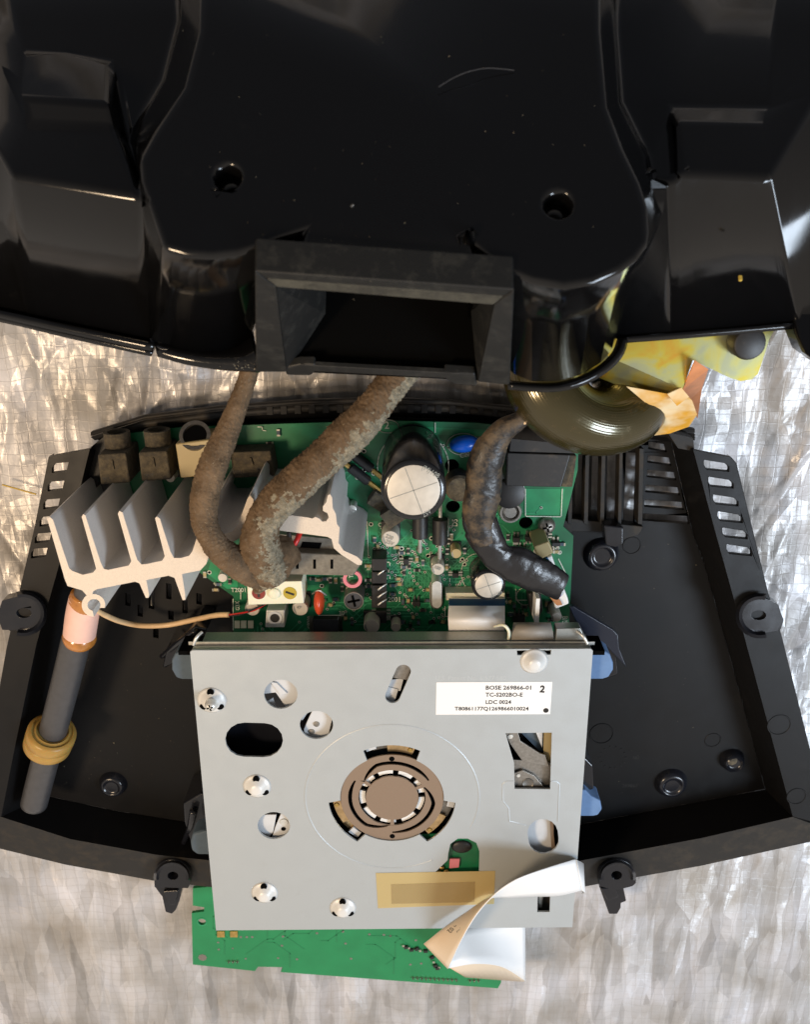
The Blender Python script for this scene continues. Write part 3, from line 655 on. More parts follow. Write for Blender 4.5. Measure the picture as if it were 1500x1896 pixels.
# blue ceramic capacitor with lead
def blob(name, c, s, m, parent, rz=0):
    o = lathe(name, (0, 0, 0), [(sin(pi*i/12), -cos(pi*i/12)) for i in range(13)], m, parent, n=24, ang=180)
    o.scale = s; o.location = V(c)-worg(parent); o.rotation_euler = (0, 0, rz); ORG[o.name] = V(c); return o
o = blob('disc_capacitor', B(860, 822, .2), (.26, .15, .17), M['bluec'], board, .12)
tube('lead', [(828, 830, ZB+.05, 1.6), (845, 825, ZB+.15, 1.8), (855, 823, ZB+.2, 1.8)], M['solder'], board)
blob('disc_capacitor', G(591, 1114, 1.0), (.095, .24, .22), M['orange'], board, 0)
tube('lead', [(578, 1100, .6, 1.4), (590, 1093, 1.1, 1.4), (604, 1102, .9, 1.4)], M['bright'], board)
# screw
def screw(c, r, parent, m='steel', name='screw'):
    o = lathe(name, c, [(r, 0), (r*1.0, .03), (r*.85, .09), (r*.5, .13), (.001, .14)], M[m], parent, n=28, ang=60)
    for a in (.25, .25+pi/2): box('cross_recess', V(c)+V((0, 0, .075)), (r*1.05, r*.24, .063), M['hole'], o, rz=a)
    return o
screw(B(1012, 972), L(16, ZB), board)
# crystal can
bev(pprism('crystal', circ(809, 1085, 9, 9, pi, 2*pi, ry=9)+circ(809, 1117, 9, 9, 0, pi, ry=9), ZB, ZB+.42, M['bright'], board), .03)
bev(pprism('crystal_base', circ(808, 1086, 13, 9, pi, 2*pi)+circ(808, 1116, 12, 9, 0, pi), ZB, ZB+.06, M['steel'], board), .01)
# flat cable connector + flat cable
bev(pprism('cable_connector', [(825, 1098), (935, 1098), (935, 1111), (825, 1111)], ZB, ZB+.28, M['cream'], board), .012, 1)
pin = None
for i in range(18):
    c = B(831+i*5.7, 1089, .002)
    if pin is None: pin = box('pin', c, (.028, .09, .03), M['solder'], board)
    else: inst(pin, board, c)
A = [G(831, 1107, .86), G(831, 1120, 1.1), G(830, 1135, 1.36), G(830, 1150, 1.5), G(831, 1168, 1.44)]
Bq = [G(935, 1107, .86), G(935, 1120, 1.1), G(935, 1135, 1.36), G(935, 1150, 1.5), G(935, 1168, 1.44)]
flat = thing('flat_cable', 'short white flat cable with a blue stripe plugged into the circuit board beside the drive', 'cable', G(883, 1115, .8))
loft('ribbon', A, Bq, M['ffw'], flat, thick=.015, k=6)
loft('stiffener', [p+V((0, 0, .03)) for p in A[:2]], [p+V((0, 0, .03)) for p in Bq[:2]], M['ffb'], flat)
# black header with bent pins
for i, (y, h) in enumerate(((1046, .45), (1070, .30), (1095, .30), (1115, .30))):
    bev(pprism('header_block', [(688, y-11), (716, y-11), (716, y+11), (688, y+11)], ZB, ZB+h, M['black'], board), .015, 1)
for y in (1056, 1084, 1098, 1112):
    tube('pin', [(700, y+8, ZB+.34, 2), (708, y+2, ZB+.36, 1.6), (716, y-3, ZB+.30, 1.5)], M['bright'], board, n=6, k=3)
# ICs
def ic(px, py, wpx, hpx, nl, side=True, m='black', z=.14, rz=0):
    c = B(px, py); wx, hy = L(wpx, ZB, py), L(hpx, ZB, py); o = bev(box('chip', c, (wx, hy, z), M[m], board), .012, 1); leg = None
    for i in range(nl):
        t = (i+.5)/nl-.5
        for s in (1, -1):
            p = c+(V((s*(wx/2+.035), t*hy, 0)) if side else V((t*wx, s*(hy/2+.035), 0)))
            if leg is None: leg = box('leg', p, (.08, .03, .05) if side else (.03, .08, .05), M['solder'], o)
            else: inst(leg, o, p)
    return o
ic(706, 1136, 20, 26, 4); ic(604, 1155, 46, 34, 10); ic(1008, 990, 12, 12, 2); ic(955, 995, 13, 10, 2, False); ic(978, 993, 13, 10, 2, False); ic(771, 1112, 14, 9, 2, False)
ic(843, 1060, 11, 10, 2); ic(962, 1018, 24, 18, 3, False); ic(960, 1140, 22, 14, 3, False); ic(1028, 1003, 16, 8, 2, False); ic(752, 1035, 10, 12, 2)
# white plug with two cores
zz = 1.25
bev(pprism('plug_body', [(457, 1078), (559, 1076), (563, 1117), (459, 1120)], ZB+.1, zz, M['cream'], board), .02)
for x, m in ((479, 'redd'), (537, 'yel')):
    c = G(x, 1098, zz+.002); k = L(12.5, zz, 1098); o = lathe('plug_core', c, [(k, 0), (k, .006), (k*.9, .004)], M[m], board, n=24); box('core_slot', c+V((0, 0, .004)), (k*.3, k*1.3, .01), M['black'], o, rz=0 if m == 'redd' else 1.2)
lathe('plug_core', G(508, 1098, zz), [(.1, 0), (.1, .04), (.07, .06)], M['cream'], board)
# shielded coil and trimmer
bev(pprism('shielded_coil', [(493, 1130), (527, 1130), (527, 1162), (491, 1162)], ZB, 1.1, M['bright'], board), .02)
c = G(509, 1144, 1.1); lathe('ferrite_slug', c, [(.13, 0), (.13, .012), (.10, .012), (.09, .004)], M['gwhite'], board); lathe('ferrite_slug', c+V((0, 0, .008)), [(.085, 0), (.08, .006)], M['black'], board)
c = G(655, 1113, 1.05); k = L(18, 1.05, 1113)
o = lathe('trimmer', V((c.x, c.y, ZB)), [(k*1.05, 0), (k*1.05, .5), (k, .53), (k*.92, .53), (k*.9, .50)], M['steel'], board); lathe('trimmer_face', V((c.x, c.y, 1.03)), [(k*.88, 0), (k*.88, .01)], M['rod'], o)
for a in (0.2, 0.2+pi/2): box('slot', V((c.x, c.y, 1.041)), (k*1.3, .04, .012), M['hole'], o, rz=a)
lathe('wire_ring', G(653, 1070, .95), [(.17, 0), (.17, .06), (.11, .06), (.11, 0)], M['pinkp'], board, closed=True)
bev(pprism('tan_terminal', [(640, 1046), (662, 1046), (660, 1056), (642, 1056)], ZB, 1.05, M['tanb'], board), .02)
# solder pads by the plug
for x in (434, 446, 459): pprism('solder_pad', [(x, 1150), (x+10, 1150), (x+10, 1163), (x, 1163)], ZB, ZB+.028, M['cream'], board)
# tuner can
bev(pprism('tuner_can', [(480, 1020), (655, 1028), (668, 1046), (655, 1066), (470, 1062), (470, 1035)], ZB, ZB+.75, M['can'], board), .03)
bev(pprism('tuner_can_step', [(470, 985), (620, 998), (628, 1022), (470, 1018)], ZB, ZB+.55, M['can'], board), .03)
for x in (548, 580, 612): pprism('can_slot', [(x, 1036), (x+5, 1036), (x+5, 1053), (x, 1053)], ZB+.75, ZB+.755, M['hole'], board)
bev(pprism('can_window', [(560, 1003), (596, 1005), (592, 1016), (556, 1014)], ZB+.55, ZB+.557, M['hole'], board), .001)
tube('red_wire', [(512, 1030, 1.4, 5), (535, 1020, 1.5, 5), (548, 1003, 1.5, 5), (556, 985, 1.4, 5)], M['red'], board)
tube('red_wire', [(500, 1018, 1.4, 5), (528, 1015, 1.3, 5), (545, 1012, 1.2, 5)], M['red'], board)
tube('black_wire', [(536, 1026, 1.6, 5), (536, 1008, 1.65, 5), (535, 985, 1.6, 5)], M['black'], board)
# jacks along the back edge
def jack(x0, y0, w, h, m, z, neck=True):
    bev(pprism('jack', [(x0, y0), (x0+w-3, y0-3), (x0+w+5, y0+h-4), (x0+6, y0+h)], ZB, z, M[m], board), .03)
    if neck: lathe('jack_collar', V((G(x0+w*.45, y0-2, z).x, G(x0+w*.45, y0-2, z).y, z-.42)), [(.22, 0), (.22, .26), (.16, .26), (.15, .1)], M[m], board, axis=V((0, 1, 0)))
    bev(pprism('jack_rib', [(x0+w*.45, y0+10), (x0+w*.5, y0+10), (x0+w*.56, y0+h*.5), (x0+w*.45, y0+h*.5)], z, z+.03, M[m], board), .01)
jack(180, 842, 56, 56, 'dusty', 1.25); jack(256, 838, 56, 54, 'dusty', 1.25); jack(426, 838, 78, 48, 'dusty', 1.0, False)
bev(pprism('metal_jack', [(324, 822), (404, 812), (410, 878), (334, 886)], ZB, 1.3, M['tanb'], board), .03)
lathe('jack_mouth', G(362, 808, 1.15), [(.26, 0), (.26, .06), (.2, .06), (.19, 0)], M['steel'], board, axis=V((0, .6, .8))); lathe('jack_mouth', G(362, 808, 1.18), [(.19, 0), (.18, .02)], M['hole'], board, axis=V((0, .6, .8)))
for s, x, y in (('PUSH', 430, 878), ('MADE', 476, 872)): text(s, x, y, 1.035 if 0 else 1.004, 6, M['black'], board, .05, name='moulded_text')
for s, x, y in (('IN L', 190, 890), ('OUT', 268, 884)): text(s, x, y, 1.254, 6, M['black'], board, .05, name='moulded_text')
# black socket block at right
bev(pprism('socket_block', [(938, 838), (1058, 842), (1040, 903), (936, 900)], ZB, 1.45, M['black'], board), .03)
bev(pprism('socket_flange', [(945, 812), (1074, 824), (1072, 840), (942, 836)], ZB, 1.6, M['black'], board), .02)
bev(pprism('socket_side', [(1050, 842), (1068, 844), (1060, 902), (1040, 902)], ZB, 1.3, M['dusty'], board), .02)
# white plug on the right with coloured wires, tan block above it
bev(pprism('plug_housing', [(994, 1040), (1022, 1028), (1034, 1062), (1040, 1078), (1052, 1108), (1054, 1118), (1028, 1128), (1022, 1100)], ZB, ZB+.55, M['whitep'], board), .03)
bev(pprism('relay_block', [(988, 1012), (1016, 1002), (1026, 1024), (998, 1038)], ZB, ZB+.7, M['tanb'], board), .03)
bev(pprism('blue_insert', [(1004, 1036), (1014, 1032), (1034, 1064), (1024, 1068)], ZB+.5, ZB+.57, M['ffb'], board), .01, 1)
bev(pprism('brown_terminal', [(1016, 1104), (1024, 1100), (1038, 1112), (1042, 1120), (1032, 1122)], ZB+.5, ZB+.6, M['brown'], board), .01, 1)
tube('purple_wire', [(1020, 1086, 1.4, 6), (1030, 1094, 1.3, 5), (1036, 1102, 1.1, 4)], M['purple'], board)
# upright black part with white edge
bev(pprism('film_capacitor', [(978, 1098), (1002, 1098), (1006, 1130), (994, 1150), (984, 1140)], ZB, ZB+.5, M['black'], board), .04)
bev(pprism('white_spacer', [(993, 1108), (1000, 1108), (998, 1155), (990, 1155)], ZB+.3, ZB+.85, M['whitep'], board), .01)
bev(box('test_pad', G(994, 1101, 1.1), (.07, .03, .02), M['whitep'], board), .005)
# small chip parts
kinds = [('chip_resistor', 'black'), ('chip_capacitor', 'tanb'), ('chip_capacitor', 'bluegrey')]
srcs = {}
def smd(px, py, ki, rz):
    c = B(px, py, .001)
    if ki not in srcs:
        b_ = box(kinds[ki][0], c, (.085, .055, .05), M[kinds[ki][1]], board); v = []; 
        it = []
        for s in (-1, 1):
            q = bpy.data.meshes.new('x'); q.from_pydata([], [], []); bpy.data.meshes.remove(q)
            x0 = s*.0425; w_ = .028
            vv = [V((x0+dx, dy, dz)) for dz in (0, .054) for dx, dy in ((-w_ if s > 0 else 0, -.029), (0 if s > 0 else w_, -.029), (0 if s > 0 else w_, .029), (-w_ if s > 0 else 0, .029))]
            vv = [v_+V((s*.02, 0, 0)) for v_ in vv]
            it.append((vv, [(3, 2, 1, 0), (4, 5, 6, 7), (0, 1, 5, 4), (1, 2, 6, 5), (2, 3, 7, 6), (3, 0, 4, 7)]))
        me = b_.data; base_v = [v_.co.copy() for v_ in me.vertices]; base_f = [tuple(p.vertices) for p in me.polygons]
        V2, F2 = join_data([(base_v, base_f)]+it); nm = bpy.data.meshes.new(kinds[ki][0]); nm.from_pydata(V2, [], F2)
        nm.materials.append(M[kinds[ki][1]]); nm.materials.append(M['solder'])
        for i, p in enumerate(nm.polygons): p.material_index = 0 if i < 6 else 1
        b_.data = nm; b_.rotation_euler = (0, 0, rz); srcs[ki] = b_; return
    inst(srcs[ki], board, c, rz)
pts = [(715, 1055), (738, 1070), (748, 1048), (748, 1058), (772, 1034), (783, 1040), (772, 1054), (740, 1080), (727, 1098), (758, 1046), (756, 1110), (746, 1112), (783, 1128), (792, 1090), (792, 1110), (828, 1019), (827, 1048), (860, 1018), (580, 1070), (590, 1072), (602, 1070), (612, 1072), (622, 1073), (634, 1072), (598, 1110), (612, 1118), (622, 1108), (634, 1088), (640, 1142), (652, 1150), (682, 1072), (682, 1046), (683, 1084), (940, 993), (992, 996), (1000, 1003), (1020, 1014), (1030, 1020), (1040, 1006), (940, 1100), (944, 1112), (952, 1120), (970, 1122), (972, 1136), (945, 1136), (962, 1150), (1012, 1116), (1016, 1128), (1020, 1146), (735, 1012), (744, 1022), (756, 1018), (765, 1140), (775, 1150), (800, 1150), (820, 1150), (745, 1150), (760, 1156), (700, 1010), (694, 998), (664, 1010), (400, 1090), (405, 1080), (426, 1074), (380, 1062), (516, 800), (500, 820), (760, 1090), (728, 1082), (830, 1000), (836, 992)]
for i, (x, y) in enumerate(pts): smd(x, y, i % 3, (0, pi/2)[(i*7//3) % 2])
# ================================================================= HEAT SINK
ZH = 2.72
sink = thing('heat_sink', 'silver aluminium finned heat sink standing on the circuit board left of the big capacitor', 'heat sink', G(380, 1010, ZB))
hp = [(87, 960), (92, 957), (98, 962), (128, 1052), (134, 1057), (153, 1064), (172, 1060), (178, 1053), (151, 957), (154, 952), (158, 954), (186, 1040), (192, 1053), (200, 1055), (238, 1047), (243, 1039), (218, 951), (221, 946), (227, 949), (254, 1036), (262, 1045), (272, 1044), (300, 1038), (305, 1030), (287, 960), (290, 956), (296, 960), (316, 1022), (322, 1033), (335, 1033), (350, 1029), (356, 1021), (368, 984), (371, 976),
      (382, 948), (388, 944), (392, 948), (386, 978), (394, 988), (418, 988), (430, 984), (440, 972), (458, 924), (463, 917), (469, 924), (470, 944), (476, 948), (520, 950), (522, 940), (526, 937), (530, 942), (531, 953), (570, 958), (578, 960), (584, 957), (591, 960), (597, 966), (604, 965), (609, 958), (606, 950), (598, 946), (598, 938), (604, 930), (607, 917), (611, 915), (615, 921), (616, 940), (622, 952), (624, 970), (629, 977), (627, 1005), (636, 1019), (662, 1031), (671, 1040), (669, 1046), (662, 1046), (632, 1027), (618, 1015), (614, 998), (606, 994), (500, 980), (486, 977), (450, 992), (410, 1018), (388, 1024), (382, 1044), (371, 1056), (337, 1063), (343, 1100), (343, 1111), (338, 1111), (323, 1070), (312, 1066), (271, 1074), (276, 1100), (275, 1107), (270, 1107), (258, 1080), (250, 1077), (180, 1091), (172, 1095), (171, 1100)]
hook = [(174+21*cos(a), 1120-20*sin(a)) for a in [R(x) for x in range(80, -32, -16)]] + [(174+12*cos(a), 1120-11*sin(a)) for a in [R(x) for x in range(-30, 276, 18)]] + [(174+23*cos(a), 1120-22*sin(a)) for a in [R(x) for x in range(270, 112, -16)]]
hp += [(178, 1100)] + hook[:] + [(160, 1102), (152, 1093), (125, 1085), (120, 1073)]
P = Gs(hp, ZH); vs, fs = prism_data(P, ZB+.05, ZH)
fm = [0 if (len(f) == 3) else 1 for f in fs]
bev(mk('extrusion', vs, fs, M['alu'], sink, mats=[M['alu'], M['alufin']], fm=fm), .012, 1, 50)
# lower feet standing on the board
for x, y in ((300, 1040), (560, 975), (640, 1022)):
    c = G(x, y, ZH); cyl('foot_pin', V((c.x, c.y, ZB)), .07, .3, M['bright'], sink)
# ================================================================= DISC DRIVE
ZT = 2.1; zb = ZT-.62
drive = thing('disc_drive', 'silver slot loading disc drive with a white label lying across the black tray', 'disc drive', G(720, 1450, zb-.2))
dout = [(352, 1207), (356, 1204), (1094, 1201), (1098, 1205), (1060, 1716), (400, 1722)]
def rot_slot(x0, y0, x1, y1, r, n=9):
    a = atan2(y1-y0, x1-x0); return [(x1+r*cos(a-pi/2+pi*i/(n-1)), y1+r*sin(a-pi/2+pi*i/(n-1))*.9) for i in range(n)] + [(x0+r*cos(a+pi/2+pi*i/(n-1)), y0+r*sin(a+pi/2+pi*i/(n-1))*.9) for i in range(n)]
CX, CY = 726, 1479
cW = G(CX, CY, ZT); kc = L(1, ZT, CY)
def ringpt(r, a, z=ZT): return (cW.x+r*kc*cos(a), cW.y+r*kc*sin(a))
# central opening in world coordinates: circle r=94 with three wider notches
cen = []
NOT = [(R(63), R(117)), (R(183), R(237)), (R(303), R(357))]
for i in range(180):
    a = 2*pi*i/180; inn = any(lo <= a <= hi for lo, hi in NOT)
    cen.append(ringpt(118 if inn else 96, a))
dholes = [circ(520, 1285, 31, 28, ry=27), circ(586, 1342, 31, 28, ry=26), rot_slot(452, 1369, 489, 1370, 35), rot_slot(747, 1243, 727, 1289, 14), circ(507, 1528, 30, 28, ry=25),
          [(936, 1357), (1022, 1356), (1019, 1461), (953, 1460), (952, 1412), (944, 1385)],
          rot_slot(1005, 1541, 1007, 1555, 28), [(996, 1656), (1019, 1656), (1018, 1688), (995, 1688)],
          [(957, 1204), (1021, 1203), (1020, 1212), (958, 1213)],
          [(830, 1580), (834, 1562), (848, 1552), (866, 1552), (882, 1560), (888, 1576), (887, 1622), (798, 1622), (829, 1592)]]
hl = [Gs(h, ZT) for h in dholes] + [cen]
tp = prism('top_plate', Gs(dout, ZT), ZT-.04, ZT, M['plate'], drive, hl); bq = tp.modifiers.new('bevel', 'BEVEL'); bq.width = .012; bq.segments = 2; bq.limit_method = 'ANGLE'; bq.angle_limit = R(50)
# front wall and side walls
pf = Gs(dout, ZT)
def wallbox(name, a, b, z0, z1, th, m, inset=0):
    d = (b-a); d.z = 0; d.normalize(); n = V((d.y, -d.x, 0)); a = a+n*inset; b = b+n*inset; q = [a, b, b+n*th, a+n*th]
    if area(q) < 0: q.reverse()
    return bev(prism(name, q, z0, z1, m, drive), .008, 1)
a, b = pf[0], pf[3]
wallbox('front_lip', V((a.x+.02, a.y+.02, 0)), V((b.x-.02, b.y+.02, 0)), ZT-.20, ZT-.042, .04, M['platee'])
wallbox('front_wall', V((a.x+.15, a.y+.05, 0)), V((b.x-.12, b.y+.05, 0)), zb, ZT-.30, .04, M['platee'])
box('front_seam', V(((a.x+b.x)/2, a.y+.04, ZT-.245)), (7.0, .06, .02), M['bright'], drive)
bev(box('slot_void', V(((a.x+b.x)/2, a.y-.06, zb)), (7.3, .08, .55), M['hole'], drive), .004)
wallbox('side_wall', V((pf[5].x+.01, pf[5].y, 0)), V((pf[0].x+.01, pf[0].y, 0)), zb, ZT-.042, .04, M['platee'])
wallbox('side_wall', V((pf[3].x-.01, pf[3].y, 0)), V((pf[4].x-.01, pf[4].y, 0)), zb, ZT-.042, .04, M['platee'])
lo = Gs([(402, 1716), (1058, 1710)], ZT-.02); d0 = [V((p.x, p.y-.02, ZT-.05)) for p in lo]
loft('rear_lip', [V((p.x, p.y, ZT-.005)) for p in Gs([(400, 1721), (1060, 1716)], ZT)], [V((p.x, p.y-.09, ZT-.16)) for p in Gs([(400, 1721), (1060, 1716)], ZT)], M['plate'], drive)
loft('rear_wall', [V((p.x, p.y-.09, ZT-.16)) for p in Gs([(400, 1721), (1060, 1716)], ZT)], [V((p.x, p.y-.05, zb)) for p in Gs([(400, 1721), (1060, 1716)], ZT)], M['platee'], drive)
inner = Gs([(370, 1225), (1082, 1222), (1046, 1700), (412, 1704)], zb)
prism('bottom_plate', inner, zb, zb+.04, M['traygl'], drive)
# mechanism seen through the openings
def mech(pts, z, m, th=.04, name='linkage'): return bev(pprism(name, pts, z-th, z, M[m], drive), .01, 1, 40)
mech([(486, 1256), (556, 1256), (556, 1320), (536, 1320), (520, 1296), (510, 1282), (486, 1285)], ZT-.16, 'gwhite'); mech([(500, 1262), (512, 1264), (532, 1284), (520, 1288)], ZT-.12, 'gwhite')
mech([(486, 1322), (494, 1298), (505, 1292), (516, 1322)], ZT-.18, 'gwhite')
mech([(580, 1312), (620, 1312), (606, 1372), (566, 1372), (562, 1350)], ZT-.14, 'gwhite'); mech([(556, 1312), (575, 1312), (560, 1334), (552, 1330)], ZT-.16, 'gwhite'); mech([(606, 1350), (622, 1330), (622, 1372), (598, 1372)], ZT-.2, 'steel')
for x, y in ((586, 1340), (577, 1354)): lathe('rivet', G(x, y, ZT-.14), [(.055, 0), (.05, .02), (.02, .025)], M['steel'], drive, n=16)
mech([(735, 1222), (765, 1222), (756, 1260), (728, 1255)], ZT-.12, 'steel'); mech([(722, 1258), (748, 1256), (742, 1280), (716, 1272)], ZT-.16, 'gwhite'); mech([(705, 1268), (738, 1276), (728, 1310), (705, 1300)], ZT-.14, 'gwhite')
mech([(474, 1508), (512, 1508), (506, 1540), (490, 1560), (472, 1550)], ZT-.14, 'gwhite'); mech([(520, 1506), (542, 1512), (540, 1552), (503, 1552), (510, 1530)], ZT-.12, 'gwhite')
lathe('rivet', G(526, 1521, ZT-.12), [(.08, 0), (.07, .02), (.03, .02)], M['bright'], drive, n=16); lathe('rivet', G(525, 1534, ZT-.118), [(.045, 0), (.045, .004)], M['hole'], drive, n=14)
mech([(975, 1348), (1012, 1348), (1006, 1392), (1000, 1392), (960, 1352)], ZT-.30, 'bluegrey'); mech([(990, 1350), (1006, 1350), (1004, 1385)], ZT-.2, 'gwhite')
mech([(1008, 1345), (1030, 1345), (1028, 1470), (1004, 1470)], ZT-.2, 'tanb'); mech([(930, 1350), (958, 1352), (964, 1372), (1000, 1395), (1010, 1398), (1018, 1420), (968, 1410), (945, 1378)], ZT-.10, 'steel')
mech([(948, 1406), (1026, 1412), (1024, 1470), (946, 1468)], ZT-.16, 'steel'); mech([(950, 1432), (968, 1426), (990, 1436), (1012, 1462), (1010, 1470), (946, 1470)], ZT-.10, 'steel')
lathe('rivet', G(945, 1363, ZT-.10), [(.05, 0), (.045, .015), (.02, .02)], M['bright'], drive, n=14); lathe('rivet', G(978, 1449, ZT-.10), [(.11, 0), (.1, .012), (.09, .006)], M['steel'], drive, n=20); lathe('rivet', G(960, 1435, ZT-.10), [(.04, 0), (.035, .015)], M['bright'], drive, n=12)
mech([(972, 1508), (1030, 1508), (1022, 1540), (1032, 1580), (972, 1582)], ZT-.22, 'gwhite'); mech([(1018, 1508), (1026, 1508), (1026, 1545), (1030, 1582), (1022, 1582)], ZT-.14, 'bronze')
mech([(990, 1650), (1024, 1650), (1024, 1694), (990, 1694)], ZT-.3, 'steel'); mech([(998, 1650), (1006, 1650), (1004, 1680), (998, 1680)], ZT-.2, 'bright')
mech([(780, 1545), (900, 1540), (900, 1640), (780, 1640)], ZT-.14, 'pcb', name='inner_board')
blob('epoxy_blob', G(855, 1567, ZT-.12), (.19, .14, .06), M['black'], drive); mech([(833, 1590), (852, 1590), (850, 1606), (832, 1608)], ZT-.08, 'pinkp', name='chip')
for x, y in ((818, 1606), (826, 1612), (812, 1614)): blob('solder_blob', G(x, y, ZT-.1), (.05, .04, .03), M['gold'], drive)
# clamp ring in the centre
def ring_sector(r0, r1, a0, a1, z0, z1, m, name, n=30, parent=drive):
    o = [ringpt(r1, a0+(a1-a0)*i/n) for i in range(n+1)]+[ringpt(r0, a1-(a1-a0)*i/n) for i in range(n+1)]
    return bev(prism(name, o, z0, z1, m, parent), .006, 1)
outer = [ringpt(95.5, 2*pi*i/96) for i in range(96)]; 
def curved_slot(a0, a1, r0f, wid, n=22):
    A_ = []; B_ = []
    for i in range(n+1):
        t = i/n; a = a0+(a1-a0)*t; r = r0f(t); ww = wid*min(1, .45+3*min(t, 1-t)); A_.append(ringpt(r+ww, a)); B_.append(ringpt(r-ww, a))
    return A_+B_[::-1]
slots = []
for k_ in range(3):
    a = R(30+120*k_)
    slots.append(curved_slot(a, a+R(112), lambda t: 78-14*max(0, t-.72)/.28, 3.6))
inn = [ringpt(62, 2*pi*i/64) for i in range(64)]
bev(prism('clamp_ring', outer, ZT-.055, ZT-.025, M['bronze'], drive, [inn]+slots), .005, 1)
bev(prism('clamp_disc', [ringpt(49, 2*pi*i/64) for i in range(64)], ZT-.05, ZT-.02, M['bronze'], drive), .006, 1)
for a in (25, 145, 270): ring_sector(47, 64, R(a-3.5), R(a+3.5), ZT-.052, ZT-.03, M['bronze'], 'clamp_spoke', 4)
prism('hub_void', [ringpt(122, 2*pi*i/60) for i in range(60)], ZT-.34, ZT-.32, M['hole'], drive)
for i in range(9):
    a = i*40+8; ring_sector(50, 61, R(a), R(a+29), ZT-.13, ZT-.09, M['whitep'], 'hub_tooth', 8)
for k_ in range(3):
    lo_, hi_ = NOT[k_]
    ring_sector(97, 112, lo_+.08, lo_+.55, ZT-.15, ZT-.11, M['brass'], 'spring_leaf', 10); ring_sector(99, 117, lo_+.50, hi_-.12, ZT-.22, ZT-.18, M['brass' if k_ == 1 else 'steel'], 'spring_leaf', 10)
    lathe('rivet', V(ringpt(106, lo_+.15)+(ZT-.11,)), [(.05, 0), (.04, .02), (.02, .02)], M['gold'], drive, n=14)
    ring_sector(105, 119, hi_-.2, hi_-.02, ZT-.16, ZT-.12, M['gwhite'], 'spring_leaf', 6)
for a in (90, 270): lathe('locating_hole', V(ringpt(87, R(a))+(ZT-.024,)), [(.05, 0), (.05, .002)], M['hole'], drive, n=14)
# pressed groove ring and outline
def groove(pts3, wd, nm='pressed_line'):
    for dz, m_, off in ((.0015, 'platee', 0),):
        P_ = pts3; vs_ = []; fs_ = []
        n_ = len(P_)
        for i, p in enumerate(P_):
            q = P_[min(i+1, n_-1)]; r_ = P_[max(i-1, 0)]; t = V((q[0]-r_[0], q[1]-r_[1], 0)).normalized(); s = V((-t.y, t.x, 0))
            for k_, (oo, hh) in enumerate(((-1, 0), (0, .016), (1, 0))): vs_.append(V((p[0], p[1], ZT+.0005+hh))+s*wd*oo)
        for i in range(n_-1):
            for k_ in range(2): fs_.append((3*i+k_, 3*i+k_+1, 3*i+k_+4, 3*i+k_+3))
        return mk(nm, vs_, fs_, M['plate'], drive, smooth=True)
groove([ringpt(161, R(-24)+R(322)*i/140) for i in range(141)], .020)
gp = [(953, 1446), (938, 1446), (931, 1451), (931, 1482), (942, 1496), (943, 1520), (975, 1528)]
groove([tuple(G(x, y, ZT))[:2] for x, y in gp], .016); groove([tuple(G(x, y, ZT))[:2] for x, y in ((1020, 1446), (1030, 1446), (1036, 1451), (1033, 1521))], .016)
# bumps with three punched holes
def bump_(px, py, hs=True, scr=False, s=1.0):
    c = G(px, py, ZT); r = .215*s
    o = lathe('mounting_dimple', c+V((0, 0, -.005)), [(r*1.25, 0), (r*1.0, .02), (r*.8, .06), (r*.55, .125), (r*.4, .15), (r*.2, .155), (.001, .155)], M['litdimple'], drive, n=32, ang=180)
    if hs:
        for a in (90, 215, 325):
            aa = R(a); p = c+V((cos(aa)*r*.86, sin(aa)*r*.86, .040)); ax = V((cos(aa)*.45, sin(aa)*.45, .9))
            h = lathe('punched_hole', p, [(.062, 0), (.062, .014)], M['hole'], o, n=14, axis=ax)
    if scr: screw(c+V((0.03, 0.03, .16)), .11, drive, 'bright')
    return o
bump_(392, 1296, scr=True); bump_(476, 1455); bump_(490, 1652); bump_(635, 1680)
o = bump_(989, 1224, hs=False, s=.95); lathe('punched_hole', G(987, 1236, ZT+.03), [(.055, 0), (.055, .02)], M['hole'], o, n=14)
# label
zl = ZT+.006
bev(pprism('label', [(808, 1263), (1023, 1262), (1019, 1322), (807, 1323)], ZT+.001, zl, M['label'], drive), .001, 1)
lab = [('BOSE 269866-01', 899, 1276.5, 7.6, 1.3), ('TC-S202BO-E', 899, 1289.5, 7.6, 1.3), ('LDC 0024', 899, 1303, 7.4, 1.3), ('T80861177Q1269866010024', 842, 1315, 7, 1.2)]
for s, x, y, h, sx in lab:
    t = text(s, x, y, zl+.002, h, M['ink'], drive, sx=1, wt=.022); 
    target = {'BOSE 269866-01': 84, 'TC-S202BO-E': 69, 'LDC 0024': 47, 'T80861177Q1269866010024': 137}[s]
    xs = [v.co.x for v in t.data.vertices]; wdt = max(xs)-min(xs); kx = L(target, zl, y)/wdt
    x0 = min(xs)
    for v in t.data.vertices: v.co.x = x0+(v.co.x-x0)*kx
t = text('2', 999, 1281, zl+.002, 13, M['ink'], drive, -.1, name='handwritten_mark', wt=.04); lathe('ink_dot', G(1011, 1315, zl), [(.048, 0), (.048, .002)], M['ink'], drive, n=16)
text('U.S. Patent No. 6,577,580', 806, 1259, ZT+.002, 9, M['stamp'], drive, name='stamped_text', wt=0)
# tapes
pprism('yellowed_tape', [(696, 1616), (917, 1612), (915, 1673), (700, 1681)], ZT+.004, ZT+.008, M['ytape'], drive)
pprism('glue_patch', [(724, 1637), (880, 1632), (879, 1670), (725, 1673)], ZT+.010, ZT+.012, M['ytape2'], drive)
